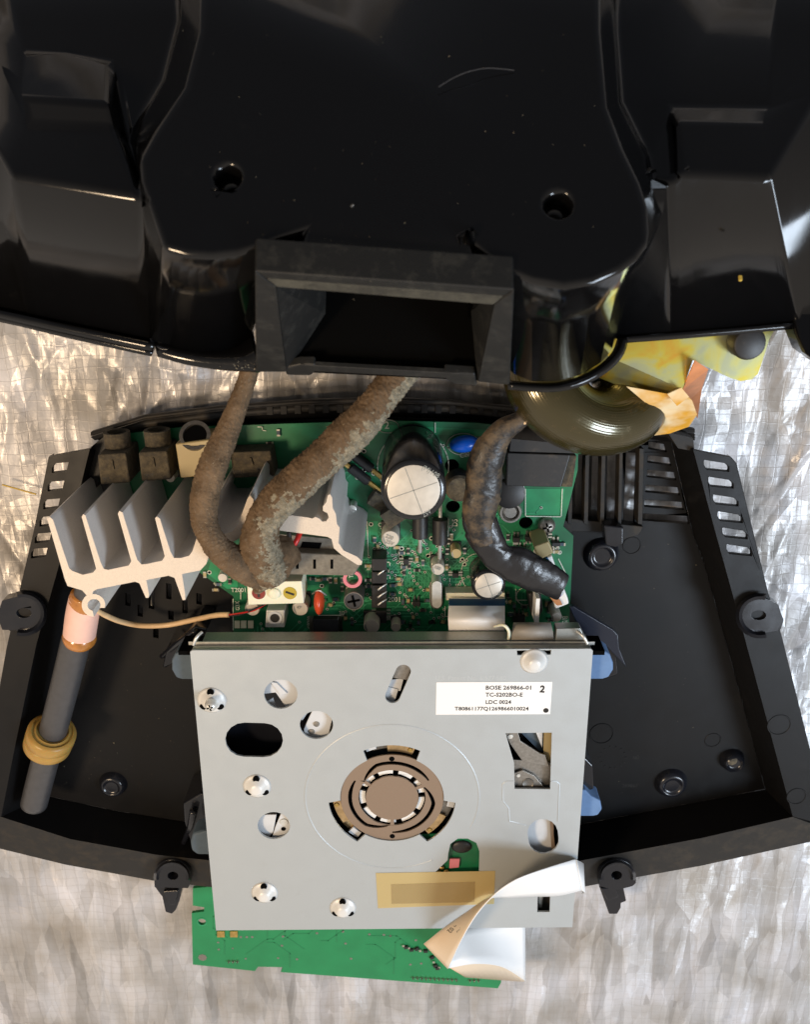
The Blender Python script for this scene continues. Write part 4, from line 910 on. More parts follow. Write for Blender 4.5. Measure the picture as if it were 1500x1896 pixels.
# dampers
def damper(pts, z, m): bev(pprism('rubber_damper', pts, z-.42, z, M[m], drive), .07, 3)
damper([(1070, 1204), (1118, 1204), (1130, 1212), (1136, 1228), (1136, 1240), (1128, 1253), (1112, 1258), (1070, 1258)], 1.85, 'blue')
damper([(1050, 1462), (1084, 1462), (1096, 1474), (1112, 1482), (1115, 1498), (1108, 1508), (1095, 1511), (1050, 1511)], 1.8, 'blue')
damper([(378, 1204), (340, 1204), (324, 1210), (318, 1222), (318, 1240), (326, 1254), (340, 1258), (378, 1258)], 1.85, 'bluegrey')
damper([(410, 1540), (372, 1538), (356, 1544), (352, 1560), (354, 1574), (366, 1583), (410, 1584)], 1.8, 'bluegrey')
bev(pprism('blue_clip', [(1062, 1402), (1084, 1402), (1098, 1416), (1100, 1462), (1062, 1470)], 1.2, 1.62, M['traygl'], drive), .04)
# corner hardware and flex
bev(pprism('corner_plate', [(1030, 1164), (1075, 1163), (1090, 1192), (1028, 1192)], zb+.1, ZT-.28, M['platee'], drive), .015, 1)
tube('corner_pin', [(1068, 1168, 1.9, 3), (1080, 1178, 2.0, 3), (1088, 1192, 2.0, 3)], M['bright'], drive, n=8)
tube('corner_pin', [(374, 1170, 1.9, 3), (364, 1180, 2.0, 3), (358, 1194, 2.0, 3)], M['bright'], drive, n=8)
A = [G(947, 1186, 1.78), G(948, 1170, 1.82), G(950, 1157, 1.74), G(951, 1153, 1.55)]; Bq = [G(1025, 1186, 1.78), G(1024, 1170, 1.82), G(1021, 1157, 1.74), G(1020, 1153, 1.55)]
loft('flex_strip', A, Bq, M['flex'], drive, k=5, thick=.01)
tube('loose_wire', [(915, 1160, 1.7, 2), (932, 1157, 1.9, 3), (942, 1168, 1.9, 3), (942, 1184, 1.75, 3)], M['cream'], drive, n=8)
# ================================================================= CURLED FLAT CABLE
curl = thing('ribbon_cable', 'long white printed flat cable twisting over the lower right corner of the disc drive', 'cable', G(950, 1680, ZT))
E1 = [G(1066, 1591, 2.2), G(1030, 1602, 2.5), G(985, 1617, 2.8), G(950, 1632, 2.95), (G(918, 1655, 3.0)), G(884, 1692, 2.95), G(855, 1740, 2.75), G(830, 1792, 2.4)]
E2 = [G(1077, 1648, 2.14), G(1035, 1658, 2.2), G(985, 1660, 2.2), G(945, 1662, 2.2), G(905, 1664, 2.2), G(866, 1688, 2.22), G(822, 1718, 2.24), G(785, 1746, 2.22)]
loft('cable_band', E1, E2, M['ffc'], curl, k=6, n=6, thick=.018, mats=[M['ffw'], M['ffc']])
loft('cable_wrap', [G(1066, 1591, 2.2), G(1079, 1598, 1.9), G(1078, 1606, 1.5)], [G(1077, 1648, 2.14), G(1082, 1652, 1.9), G(1078, 1654, 1.5)], M['ffw'], curl, k=4, thick=.018)
loft('cable_return', [G(785, 1746, 2.20), G(830, 1722, 1.9), G(890, 1706, 1.3), G(972, 1690, .9)], [G(830, 1792, 2.38), G(880, 1784, 2.1), G(930, 1790, 1.5), G(972, 1815, .9)], M['ffw'], curl, k=6, n=4, thick=.018)
loft('cable_underside', [G(832, 1790, 2.1), G(880, 1783, 1.8), G(930, 1789, 1.3), G(972, 1814, .85)], [G(862, 1808, .7), G(900, 1811, .7), G(940, 1814, .7), G(970, 1816, .8)], M['ffc'], curl, k=4, thick=.01)
for (x, y, z, s, h, rot) in ((842, 1715, 2.62, '02', 14, 2.5), (868, 1690, 2.72, 'AWM', 9, 2.45)):
    pass
# print following the cable
E1c = [V(p) for p in catmull([tuple(p) for p in E1], 6)]; E2c = [V(p) for p in catmull([tuple(p) for p in E2], 6)]
def on_band(u, v):   # u along 0..1, v across 0..1
    n = len(E1c)-1; t = u*n; i = min(int(t), n-1); f = t-i; return E1c[i].lerp(E1c[i+1], f).lerp(E2c[i].lerp(E2c[i+1], f), v)
def band_text(s, u0, u1, v0, v1):
    c = bpy.data.curves.new('t', 'FONT'); c.body = s; c.size = 1; c.resolution_u = 2
    o = bpy.data.objects.new('t', c); C.objects.link(o); bpy.context.view_layer.update()
    me = bpy.data.meshes.new_from_object(o.evaluated_get(bpy.context.evaluated_depsgraph_get())); bpy.data.objects.remove(o)
    X = max(v.co.x for v in me.vertices); vs = []
    for v in me.vertices:
        p = on_band(u0+(u1-u0)*v.co.x/X, v0+(v1-v0)*v.co.y/.73); d = (CAM-p).normalized(); vs.append(p+d*.045)
    fs = [tuple(f.vertices) for f in me.polygons]; bpy.data.meshes.remove(me); mk('printed_text', vs, fs, M['ink'], curl)
it = []
for q_ in range(15):       # conductors showing through the band
    v = .06+.88*q_/14; P_ = [on_band(.60+.39*t_/24, v) for t_ in range(25)]; vs_ = []; fs_ = []
    for p in P_:
        d = (CAM-p).normalized(); vs_ += [p+d*.03+V((.006, .004, 0)), p+d*.03-V((.006, .004, 0))]
    fs_ = [(2*i_, 2*i_+1, 2*i_+3, 2*i_+2) for i_ in range(24)]; it.append((vs_, fs_))
v_, f_ = join_data(it); stuff(mk('conductors', v_, f_, M['creamw'], curl))
band_text('E3477 AWM 02', .66, .86, .82, .58); band_text('VW-1 80C 60V', .68, .84, .45, .36)
# ================================================================= FRONT BOARD
fb = thing('display_board', 'bright green narrow circuit board sticking out below the disc drive', 'circuit board', G(640, 1760, .5))
zf = .62
fo = [(357, 1644), (400, 1640), (700, 1600), (940, 1610), (970, 1640), (972, 1722), (930, 1745), (928, 1818), (922, 1829), (520, 1799), (524, 1790), (478, 1789), (472, 1797), (357, 1785), (355, 1690), (378, 1687), (378, 1679), (357, 1676)]
pprism('substrate', fo, zf-.07, zf, M['pcb2'], fb, [circ(374, 1706, 8, 16, ry=6)])
lathe('plated_ring', G(374, 1706, zf+.002), [(.115, 0), (.115, .004), (.085, .004), (.085, 0)], M['pour'], fb, closed=True)
for x in (402, 426): bev(pprism('gold_pad', [(x, 1724), (x+14, 1724), (x+14, 1735), (x, 1735)], zf, zf+.03, M['gold'], fb), .004, 1)
it = []; rf = random.Random(4)
for _ in range(26):
    x, y = rf.uniform(370, 900), rf.uniform(1728, 1790); d = rf.randrange(8); path = [(x, y)]
    for q_ in range(3):
        ln = rf.uniform(10, 60); x += ln*cos(d*pi/4); y += ln*sin(d*pi/4)*.7; path.append((x, y)); d = (d+rf.choice([-1, 1])) % 8
    if all(362 < a < 915 and 1650 < b < 1786+.055*(a-360) for a, b in path): it.append(strip([G(a, b, zf) for a, b in path], L(2.2, zf), zf+.004))
v_, f_ = join_data(it); stuff(mk('copper_traces', v_, f_, M['trace2'], fb))
pd = None
for x, y in [(424+i*8, 1778) for i in range(3)]+[(765+i*8, 1808+i*.4) for i in range(11)]+[(870+i*8, 1813) for i in range(3)]:
    c = G(x, y, zf)
    if pd is None:
        pd = lathe('solder_pin', c, [(.035, 0), (.03, .03), (.012, .06), (.001, .09)], M['solder'], fb, n=10)
    else: inst(pd, fb, c)
vv = [lathe_data(G(x, y, zf+.001), [(.03*s, 0), (.03*s, .003)], 8) for x, y, s in [(446, 1734, 1), (457, 1734, 1), (467, 1734, 1), (524, 1733, 1), (522, 1750, 1), (404, 1744, .9), (405, 1757, .9), (431, 1755, .7), (640, 1746, 1), (515, 1773, .9), (550, 1775, 1), (650, 1774, 1), (684, 1729, 1), (711, 1730, 1), (723, 1732, 1), (375, 1772, 3.2), (587, 1727, 1), (635, 1724, 1), (770, 1740, 1), (760, 1785, 1), (780, 1783, 1), (455, 1774, .8)]]
v_, f_ = join_data(vv); stuff(mk('via_holes', v_, f_, M['steel'], fb))
for x, y in ((752, 1751), (762, 1756), (772, 1754), (788, 1758), (800, 1770), (806, 1785), (810, 1790)):
    box('chip_part', G(x, y, zf), (.09, .06, .05), M['black'], fb, rz=random.random()); 
for x, y in ((747, 1748), (757, 1752), (778, 1757), (803, 1778), (813, 1788)): box('solder_end', G(x, y, zf), (.05, .05, .045), M['solder'], fb)
# ================================================================= FERRITE ANTENNA
ant = thing('ferrite_antenna', 'dark ferrite rod antenna with pink winding and amber collar at the left of the tray', 'antenna', G(100, 1330, .3))
tube('rod', [(176, 1065, 1.75, 27), (150, 1150, 1.5, 27), (120, 1270, 1.3, 26), (95, 1365, 1.15, 25), (75, 1440, 1.0, 24.5), (63, 1488, .92, 24)], M['rod'], ant, n=36)
tube('winding', [(158, 1108, 1.65, 29), (152, 1140, 1.56, 30), (146, 1184, 1.45, 29)], M['pink'], ant, n=36)
tube('varnish_ring', [(160, 1100, 1.66, 28), (158, 1113, 1.64, 30), (157, 1116, 1.63, 28)], M['glue'], ant, n=30)
tube('varnish_ring', [(149, 1172, 1.48, 28), (147, 1180, 1.47, 31), (145, 1188, 1.45, 27)], M['glue'], ant, n=30)
a0 = G(97, 1354, 1.20); a1 = G(86, 1384, 1.08); ax = (a1-a0); 
Lh = ax.length
lathe('rubber_collar', a0, [(.27, 0), (.30, -.03), (.34, 0), (.36, 0), (.38, -.02), (.43, .0), (.45, .04), (.45, Lh*.45), (.43, Lh*.5), (.445, Lh*.55), (.44, Lh*.85), (.40, Lh*.95), (.26, Lh*.97)], M['grom'], ant, n=48, axis=ax, ang=60)
tube('lead_wire', [(176, 1128, 1.8, 4), (195, 1139, 1.5, 5), (225, 1151, 1.0, 5), (262, 1158, .75, 5), (310, 1157, .7, 5), (360, 1147, .8, 5), (400, 1139, .95, 5), (424, 1138, 1.05, 5)], M['creamw'], ant, n=12)
for x, y, c_ in ((424, 1138, 'red'), (424, 1140, 'black')):
    tube('bare_wire', [(x, y, 1.05, 1.6), (445, 1138-(c_ == 'red')*3, 1.05, 1.6), (470, 1128+(c_ == 'red')*2, 1.0, 1.8), (492, 1118, .95, 1.8)], M[c_], ant, n=6)
# ================================================================= FELT SLEEVED CABLES
def fdisp(q, r): return r*(.15*noise.noise(q*1.5)+.03*noise.noise(q*8)+.12*noise.noise(q*34))
tag(tube('felt_cable', [(474, 640, 2.8, 14), (455, 710, 2.9, 17), (425, 790, 3.0, 22), (398, 855, 3.1, 26), (381, 910, 3.1, 25), (380, 965, 3.1, 24), (400, 1010, 3.1, 25), (434, 1038, 3.0, 28), (466, 1060, 2.7, 27), (486, 1078, 2.3, 14)], M['foam'], n=56, k=34, disp=fdisp),
    'brown felt sleeved cable looping down over the left fins of the heat sink', 'cable', 'felt sleeved cables')
o = tube('felt_cable', [(775, 640, 2.85, 29), (735, 700, 2.95, 31), (685, 762, 3.05, 34), (625, 824, 3.1, 36), (560, 886, 3.15, 36), (510, 932, 3.15, 33), (484, 975, 3.1, 34), (482, 1020, 2.9, 39), (494, 1045, 2.6, 41), (486, 1072, 2.1, 20), (477, 1092, 1.6, 8)], M['foam'], n=64, k=36, disp=fdisp, tone=M['foam2'])
tag(o, 'thick brown felt sleeved cable running diagonally from the port to the heat sink', 'cable', 'felt sleeved cables')
o = blob('felt_end', G(512, 1030, 2.6), (.34, .36, .3), M['foam'], o)
for v in o.data.vertices: v.co *= 1+.28*noise.noise(v.co*2.5)+.1*noise.noise(v.co*8)
# loose fibres and grit on the felt
def fibres(owner, n, seed):
    rr = random.Random(seed); me = owner.data; org = ORG[owner.name]; it = []
    for _ in range(n):
        v = me.vertices[rr.randrange(len(me.vertices))]; p = org+v.co; nn = v.normal; d = (nn+V((rr.uniform(-1, 1), rr.uniform(-1, 1), rr.uniform(-1, 1)))*.9).normalized()*rr.uniform(.02, .06)
        s = d.cross(V((rr.random(), rr.random(), rr.random()))).normalized()*.005; it.append(([p-s, p+s, p+d], [(0, 1, 2)]))
    return it
for ow, n_, sd in ((bpy.data.objects['felt_cable'], 6000, 1), (bpy.data.objects['felt_cable.001'], 9000, 2)):
    v_, f_ = join_data(fibres(ow, n_, sd)); stuff(mk('felt_fibres', v_, f_, M['fibre'], ow))
# ================================================================= TAPED CABLE
tc_ = thing('taped_cable', 'black vinyl taped cable bending down the circuit board right of the big capacitor', 'cable', G(910, 960, .8))
def td(q, r):
    u = (q.y*1.15+q.x*.55+.12*noise.noise(q)); return r*(.12*noise.noise(q*1.9)+.04*noise.noise(q*7)+.085*(u-math.floor(u)))
def td2(q, r): return td(q, r)+r*.07*abs(noise.noise(V((q.x*1.2+q.y*1.2, (q.x-q.y)*5, q.z*3))))
tube('tape_wrap', [(985, 765, 2.2, 12), (955, 783, 2.15, 18), (928, 802, 2.1, 24), (905, 838, 2.05, 31), (895, 870, 2.0, 32), (896, 905, 1.97, 32), (890, 935, 1.95, 31), (888, 965, 1.9, 29), (898, 1000, 1.85, 27)], M['tape'], tc_, n=40, k=16, disp=td, flat=.75)
tube('tape_wrap', [(886, 945, 1.93, 28), (888, 965, 1.92, 31), (900, 992, 1.88, 32), (914, 1020, 1.86, 29), (930, 1036, 1.82, 31), (958, 1046, 1.78, 36), (985, 1058, 1.75, 34), (1012, 1072, 1.7, 30), (1034, 1085, 1.64, 27), (1038, 1087, 1.63, 25)], M['tape2'], tc_, n=40, k=16, disp=td2, flat=.5)
tube('cream_lead', [(1000, 765, 2.3, 5), (965, 785, 2.2, 6), (943, 805, 2.1, 6), (932, 835, 1.9, 5)], M['creamw'], tc_, n=12)
# ================================================================= TRANSFORMER
tr = thing('wound_transformer', 'wire wound coil with a yellow passivated bracket under the right rim of the black cover', 'transformer', G(1180, 740, 1.2))
# coil : torus like winding, axis tilted
cc = G(1090, 706, 1.75); ax = V((.22, .50, .84)).normalized(); n, m_ = 72, 28; vs = []; q = V((0, 0, 1)).rotation_difference(ax); sq = Matrix.Rotation(-.28, 3, 'Z')
for j in range(m_+1):
    t = 2*pi*j/m_
    for i in range(n+1):
        a = 2*pi*i/n; rr_ = .74+.60*cos(t); p = V((rr_*cos(a)*1.08, rr_*sin(a)*.86, .58*sin(t))); vs.append(cc+sq @ (q @ p))
fs = [(j*(n+1)+i, j*(n+1)+i+1, (j+1)*(n+1)+i+1, (j+1)*(n+1)+i) for j in range(m_) for i in range(n)]
coil = mk('coil_winding', vs, fs, M['wire'], tr, smooth=True)
uv = coil.data.uv_layers.new(name='UVMap')
for p in coil.data.polygons:
    for li in p.loop_indices:
        vi = coil.data.loops[li].vertex_index; j, i = divmod(vi, n+1); uv.data[li].uv = (i/n, j/m_)
zk = 2.45
def slab(name, pts3, th, m, parent=tr, bw=0):
    """thin plate from 3D outline, thickened downwards"""
    P_ = [V(p) for p in pts3]; n_ = len(P_); tri = tessellate_polygon([[V((p.x, p.y, 0)) for p in P_]]); vs_ = P_+[p-V((0, 0, th)) for p in P_]; fs_ = []
    for a, b, c in tri:
        if (P_[b]-P_[a]).cross(P_[c]-P_[a]).z < 0: b, c = c, b
        fs_ += [(a, b, c), (a+n_, c+n_, b+n_)]
    ccw = area(P_) > 0
    for i in range(n_):
        j = (i+1) % n_; fs_.append((i, i+n_, j+n_, j) if ccw else (i, j, j+n_, i+n_))
    o = mk(name, vs_, fs_, m, parent); return bev(o, bw, 2, 50) if bw else o
br = [(1120, 600), (1440, 600), (1424, 630), (1412, 668), (1404, 692), (1392, 703), (1372, 706), (1352, 700), (1283, 667), (1264, 721), (1130, 662), (1105, 640)]
slab('bracket', Gs(br, zk), .05, M['chrom'])
slab('bracket_flap', [G(1126, 658, zk-.02), G(1264, 721, zk-.02), G(1254, 733, 2.3), G(1185, 722, 2.1), G(1150, 716, 2.0), G(1085, 690, 2.0)], .04, M['chrom'])
slab('insulation', [G(1160, 716, 2.35), G(1250, 732, 2.4), G(1262, 722, 2.5), G(1282, 742, 2.3), G(1291, 768, 2.0), G(1276, 790, 1.7), G(1240, 803, 1.6), G(1200, 808, 1.5), G(1212, 795, 1.7), G(1224, 780, 1.9), G(1200, 750, 2.2)], .05, M['paper'])
slab('insulation_tab', [G(1236, 730, 2.5), G(1262, 718, 2.62), G(1276, 735, 2.55), G(1254, 752, 2.48)], .04, M['paper'])
slab('copper_strap', [G(1288, 668, 2.68), G(1312, 684, 2.6), G(1300, 720, 2.1), G(1292, 775, 1.4), G(1276, 742, 1.9), G(1264, 722, 2.4)], .04, M['copper'])
c = G(1392, 640, zk+.32); lathe('rubber_foot', V((c.x-.02, c.y+.02, zk)), [(.21, 0), (.24, .02), (.24, .26), (.22, .31), (.2, .32)], M['black'], tr, n=32)
# ================================================================= UPPER COVER
TA = R(35); NS = V((0, sin(TA), cos(TA))); P0 = G(750, 490, 5.2)
def S(px, py, w=0.0):
    d = ray(px, py); t = (P0+NS*w-CAM).dot(NS)/d.dot(NS); return CAM+d*t
cover = thing('housing_cover', 'glossy black moulded upper housing held raised across the top, with a rectangular port', 'housing', S(750, 500, -2.0))
WR = -2.35
import bmesh
cv = []; cf = []; cidx = {}
def cvx(p):
    key = p
    if key in cidx: return cidx[key]
    cidx[key] = len(cv); cv.append(S(*p)); return cidx[key]
def cface(pts):
    cf.append(tuple(cvx(p) for p in pts))
def cstrip(A_, B_):
    for i in range(len(A_)-1):
        q = [A_[i], A_[i+1], B_[i+1], B_[i]]; q2 = []
        for p in q:
            if p not in q2: q2.append(p)
        if len(q2) > 2: cface(q2)
W1 = -.75
# main panel outline (w = 0)
PL = [(378, -160, 0), (372, 60, 0), (345, 165, 0), (290, 245, 0), (258, 300, 0), (262, 340, 0), (272, 372, 0), (303, 460, 0)]
PLB = [(303, 460, 0), (345, 471, 0), (392, 474, 0), (440, 469, 0), (484, 456, 0), (525, 440, 0), (566, 427, 0)]
PC = [(566, 427, 0), (545, 500, 0), (720, 515, 0), (893, 530, 0), (873, 452, 0)]
PRB = [(873, 452, 0), (900, 474, 0), (940, 502, 0), (985, 520, 0), (1045, 530, 0), (1100, 522, 0), (1150, 500, 0), (1180, 478, 0), (1200, 452, 0)]
PR = [(1200, 452, 0), (1196, 385, 0), (1182, 340, 0), (1150, 275, 0), (1122, 200, 0), (1110, 60, 0), (1108, -160, 0)]
panel = PL[:-1]+PLB[:-1]+PC[:-1]+PRB[:-1]+PR
loops = [[S(*p) for p in panel]]
def hole_w(px, py, r):
    c = S(px, py, 0); u = V((1, 0, 0)); v = NS.cross(u); return c, [c+u*r*cos(2*pi*i/20)+v*r*sin(2*pi*i/20) for i in range(20)]
h1c, h1 = hole_w(420, 327, .15); h2c, h2 = hole_w(1034, 378, .155)
vdir = NS.cross(V((1, 0, 0)))
def to2(p): return V(((p-P0).x, (p-P0).dot(vdir), 0))
flat_ = loops[0]+h1+h2
tri = tessellate_polygon([[to2(p) for p in loops[0]], [to2(p) for p in h1], [to2(p) for p in h2]])
base_i = [cvx(p) for p in panel]
hi = []
for p in h1+h2: hi.append(len(cv)); cv.append(p)
allidx = base_i+hi
for a, b, c in tri: cf.append((allidx[a], allidx[b], allidx[c]))
for off in (0, 20):
    lowi = []
    for i in range(20): lowi.append(len(cv)); cv.append(flat_[len(panel)+off+i]-NS*.35)
    for i in range(20): cf.append((hi[off+i], hi[off+(i+1) % 20], lowi[(i+1) % 20], lowi[i]))
    cf.append(tuple(lowi))
# left groove wall, recess floor, stepped box
g1 = [(332, -160, W1), (330, 40, W1), (300, 150, W1), (262, 215, W1), (248, 262, W1), (252, 300, W1), (258, 330, W1)]
cstrip(PL[:7], g1)
cface([g1[0], g1[1], (140, 40, W1), (150, -160, W1)]); cface([g1[1], g1[2], (205, 118, W1), (120, 105, W1), (140, 40, W1)]); cface([g1[2], g1[3], (222, 150, W1), (205, 118, W1)]); cface([g1[3], g1[4], (235, 240, W1), (222, 150, W1)]); 
W2 = -.35
bx = [(120, 105, W1), (205, 118, W1), (222, 150, W1), (235, 240, W1)]
cface([(150, -160, W1), (140, 40, W1), (40, 40, W1-.1), (30, -160, W1-.1)]); cface([(140, 40, W1), (120, 105, W1), (50, 100, W1-.1), (40, 40, W1-.1)])
T1 = [(40, 180, W2), (202, 192, W2)]
T2 = [(54, 230, W2-.12), (212, 238, W2-.14)]
cface([(50, 100, W1-.1), (120, 105, W1), (205, 118, W1), (202, 192, W2), (40, 180, W2)])
cstrip(T1, T2)
T3 = [(22, 328, -.45), (262, 366, -.42)]
cstrip(T2, T3)
cface([(205, 118, W1), (222, 150, W1), (235, 240, W1), (212, 238, W2-.14), (202, 192, W2)]); cface([(235, 240, W1), g1[4], g1[5], g1[6], (262, 366, -.42), (212, 238, W2-.14)])
cface([g1[6], PL[6], (262, 366, -.42)])
cface([(50, 100, W1-.1), (40, 180, W2), (54, 230, W2-.12), (22, 328, -.45), (-40, 215, -.6), (-40, 60, -.9)])
cface([(30, -160, W1-.1), (40, 40, W1-.1), (50, 100, W1-.1), (-40, 60, -.9), (-60, -160, -.9)])
# tall left wall down to the rim
RL = [(-120, 552, WR), (0, 575, WR), (120, 600, WR), (225, 622, WR), (286, 634, WR)]
TL = [(-120, 120, -.7), (-40, 215, -.6), (22, 328, -.45), (262, 366, -.42)]
cface([(-120, 120, -.7), (-40, 215, -.6), (0, 575, WR), (-120, 552, WR)]); cface([(-40, 215, -.6), (22, 328, -.45), (60, 588, WR), (0, 575, WR)]); cface([(22, 328, -.45), (262, 366, -.42), (270, 632, WR), (60, 588, WR)]); cface([(262, 366, -.42), PL[6], PLB[0], (300, 638, WR), (270, 632, WR)])
# left lobe wall
RLB = [(300, 638, WR), (330, 650, WR), (370, 656, WR), (410, 654, WR), (440, 645, WR), (462, 630, WR), (478, 600, WR)]
cstrip(PLB, RLB)
cface([(566, 427, 0), (545, 500, 0), (520, 590, WR), (478, 600, WR)])
# right lobe wall
RRB = [(930, 600, WR), (935, 650, WR), (945, 690, WR), (985, 706, WR), (1030, 706, WR), (1075, 694, WR), (1112, 672, WR), (1132, 650, WR), (1142, 628, WR)]
cstrip(PRB, RRB); cface([(893, 530, 0), (873, 452, 0), (930, 600, WR), (880, 600, WR)])
# right tall wall
cface([(1200, 452, 0), (1216, 395, -.35), (1208, 335, -.65), (1246, 338, -.55), (1252, 620, WR), (1142, 628, WR)])
cface([(1246, 338, -.55), (1262, 322, -.5), (1300, 617, WR), (1252, 620, WR)]); cface([(1262, 322, -.5), (1424, 330, -.5), (1470, 600, WR), (1300, 617, WR)])
cface([(1424, 330, -.5), (1520, 170, -.6), (1640, 400, -1.5), (1560, 640, WR), (1470, 600, WR)]); cface([(1520, 170, -.6), (1640, 100, -.9), (1640, 400, -1.5)])
# right groove and recess
g2 = [(1200, 452, 0), (1216, 395, -.35), (1208, 335, -.65), (1200, 288, W1), (1150, 190, W1), (1142, 60, W1), (1140, -160, W1)]
cstrip(PR, g2)
cface([(1196, 385, 0), (1246, 338, -.55), (1208, 335, W1), (1215, 400, -.5)]) if False else None
cface([(1208, 335, -.65), (1246, 338, -.55), (1240, 200, W1), (1200, 288, W1)])
cface([(1200, 288, W1), (1240, 200, W1), (1150, 190, W1)]); cface([(1150, 190, W1), (1240, 200, W1), (1418, 202, W1), (1440, 60, W1), (1142, 60, W1)]); cface([(1142, 60, W1), (1440, 60, W1), (1440, -160, W1), (1140, -160, W1)])
cface([(1240, 200, W1), (1246, 338, -.55), (1262, 322, -.5), (1252, 226, -.5)])
cface([(1252, 226, -.5), (1262, 322, -.5), (1424, 330, -.5), (1412, 230, -.5)]); cface([(1240, 200, W1), (1252, 226, -.5), (1412, 230, -.5), (1418, 202, W1)])
cface([(1418, 202, W1), (1412, 230, -.5), (1424, 330, -.5), (1520, 170, -.6)]); cface([(1418, 202, W1), (1520, 170, -.6), (1560, 60, -.7), (1440, 60, W1)])
cface([(1440, 60, W1), (1560, 60, -.7), (1560, -160, -.7), (1440, -160, W1)]); cface([(1520, 170, -.6), (1640, 100, -.9), (1640, -160, -.9), (1560, -160, -.7), (1560, 60, -.7)])
# beyond the frame at the top: the panel simply goes on
shell = mk('moulded_shell', cv, cf, M['gloss'], cover, org=S(750, 500, -2.0))
bm = bmesh.new(); bm.from_mesh(shell.data); bmesh.ops.recalc_face_normals(bm, faces=bm.faces)
s_ = sum((f.normal.dot(NS)*f.calc_area() for f in bm.faces))
if s_ < 0: bmesh.ops.reverse_faces(bm, faces=bm.faces)
bmesh.ops.dissolve_limit(bm, angle_limit=R(1), verts=bm.verts, edges=bm.edges)
bm.to_mesh(shell.data); bm.free()
b = bev(shell, .08, 5, 20)
b.modifiers['bevel'].use_clamp_overlap = False
shell.data.set_sharp_from_angle(angle=R(180))
sol = shell.modifiers.new('solid', 'SOLIDIFY'); sol.thickness = .12; sol.offset = -1
# rim flanges (real strips with thickness)
def rimstrip(name, A_, wA, dpx, th, m='gloss', dw=-.06, B_=None):
    B_ = B_ or [(x, y+dpx) for x, y in A_]
    return loft(name, [S(x, y, wA) for x, y in A_], [S(x, y, wA+dw) for x, y in B_], M[m], cover, thick=th, k=3)
rimstrip('rim', [(-120, 548), (0, 572), (120, 598), (225, 620), (292, 634)], WR, 14, .12, B_=[(-120, 562), (0, 586), (120, 614), (225, 637), (286, 649)])
rimstrip('rim', [(-120, 566), (0, 584), (120, 612), (225, 635), (286, 648)], WR-.12, 9, .06, B_=[(-120, 574), (0, 592), (120, 621), (225, 645), (283, 657)])
rimstrip('rim', [(290, 634), (330, 644), (370, 650), (410, 648), (440, 638), (470, 616)], WR-.02, 10, .10, B_=[(296, 662), (345, 676), (395, 684), (440, 688), (476, 690), (482, 690)])
rimstrip('rim', [(940, 704), (985, 708), (1030, 708), (1075, 696), (1112, 674), (1134, 651), (1143, 626)], WR, 10, .13, B_=[(940, 716), (985, 720), (1032, 718), (1080, 706), (1122, 682), (1143, 656), (1148, 630)])
rimstrip('rim', [(1143, 621), (1250, 613), (1360, 604), (1470, 594)], WR, 9, .10, B_=[(1143, 631), (1250, 624), (1360, 614), (1472, 604)])
slab('ledge', [S(x, y, WR+.06) for x, y in ((262, 588), (330, 596), (452, 640), (440, 650), (300, 650), (280, 640))], .1, M['traygl'], cover, .03)
slab('side_lobe', [S(x, y, WR+.1) for x, y in ((1462, 560), (1560, 520), (1600, 700), (1540, 690), (1490, 654), (1476, 620))], .5, M['gloss'], cover, .08)
# port duct: frame in a plane leaning outwards, walls receding inwards
def frame_piece(name, q3, m, bw=.025, depth=.35):
    """plate in the port face, thickened inwards along +y"""
    P_ = [V(p) for p in q3]; n_ = len(P_); vs_ = P_+[p+V((0, depth, -depth*.5)) for p in P_]; fs_ = [tuple(range(n_)), tuple(reversed(range(n_, 2*n_)))]
    for i in range(n_):
        j = (i+1) % n_; fs_.append((i, i+n_, j+n_, j))
    o = mk(name, vs_, fs_, m, cover); bm = bmesh.new(); bm.from_mesh(o.data); bmesh.ops.recalc_face_normals(bm, faces=bm.faces); bm.to_mesh(o.data); bm.free()
    return bev(o, bw, 2, 35)
def PF(px, py):      # w falls linearly down the face
    t = (py-505-(px-472)*.06)/185; return S(px, py, .05+(WR-.05)*t)
frame_piece('port_frame_top', [PF(472, 503), PF(952, 537), PF(934, 550), PF(492, 517)], M['port'])
frame_piece('port_bevel', [PF(492, 517), PF(934, 550), PF(914, 566), PF(512, 533)], M['portdust'])
frame_piece('port_frame_side', [PF(472, 503), PF(512, 533), PF(532, 690), PF(474, 690)], M['port'])
frame_piece('port_frame_side', [PF(952, 537), PF(944, 714), PF(884, 708), PF(914, 566)], M['port'])
frame_piece('port_frame_bottom', [PF(556, 676), PF(850, 692), PF(848, 702), PF(558, 687)], M['port'], .012, .06)
frame_piece('snap_hook', [PF(526, 682), PF(556, 676), PF(584, 676), PF(586, 688), (PF(576, 697)), PF(530, 696)], M['port'], .03, .12)
frame_piece('snap_hook', [PF(822, 690), PF(848, 692), PF(880, 694), PF(884, 716), PF(840, 712), PF(826, 704)], M['port'], .03, .12)
into = V((0, 1.6, -1.15))
def duct(a, b, ta, tb, m): mk('duct_wall', [a, b, b+into+V((tb, 0, 0)), a+into+V((ta, 0, 0))], [(0, 1, 2, 3)], m, cover)
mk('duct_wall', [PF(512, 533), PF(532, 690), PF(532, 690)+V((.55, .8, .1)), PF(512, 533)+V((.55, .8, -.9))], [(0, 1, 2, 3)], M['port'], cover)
mk('duct_wall', [PF(914, 566), PF(884, 708), PF(884, 708)+V((-.1, .8, .1)), PF(914, 566)+V((-.3, .8, -.9))], [(3, 2, 1, 0)], M['port'], cover)
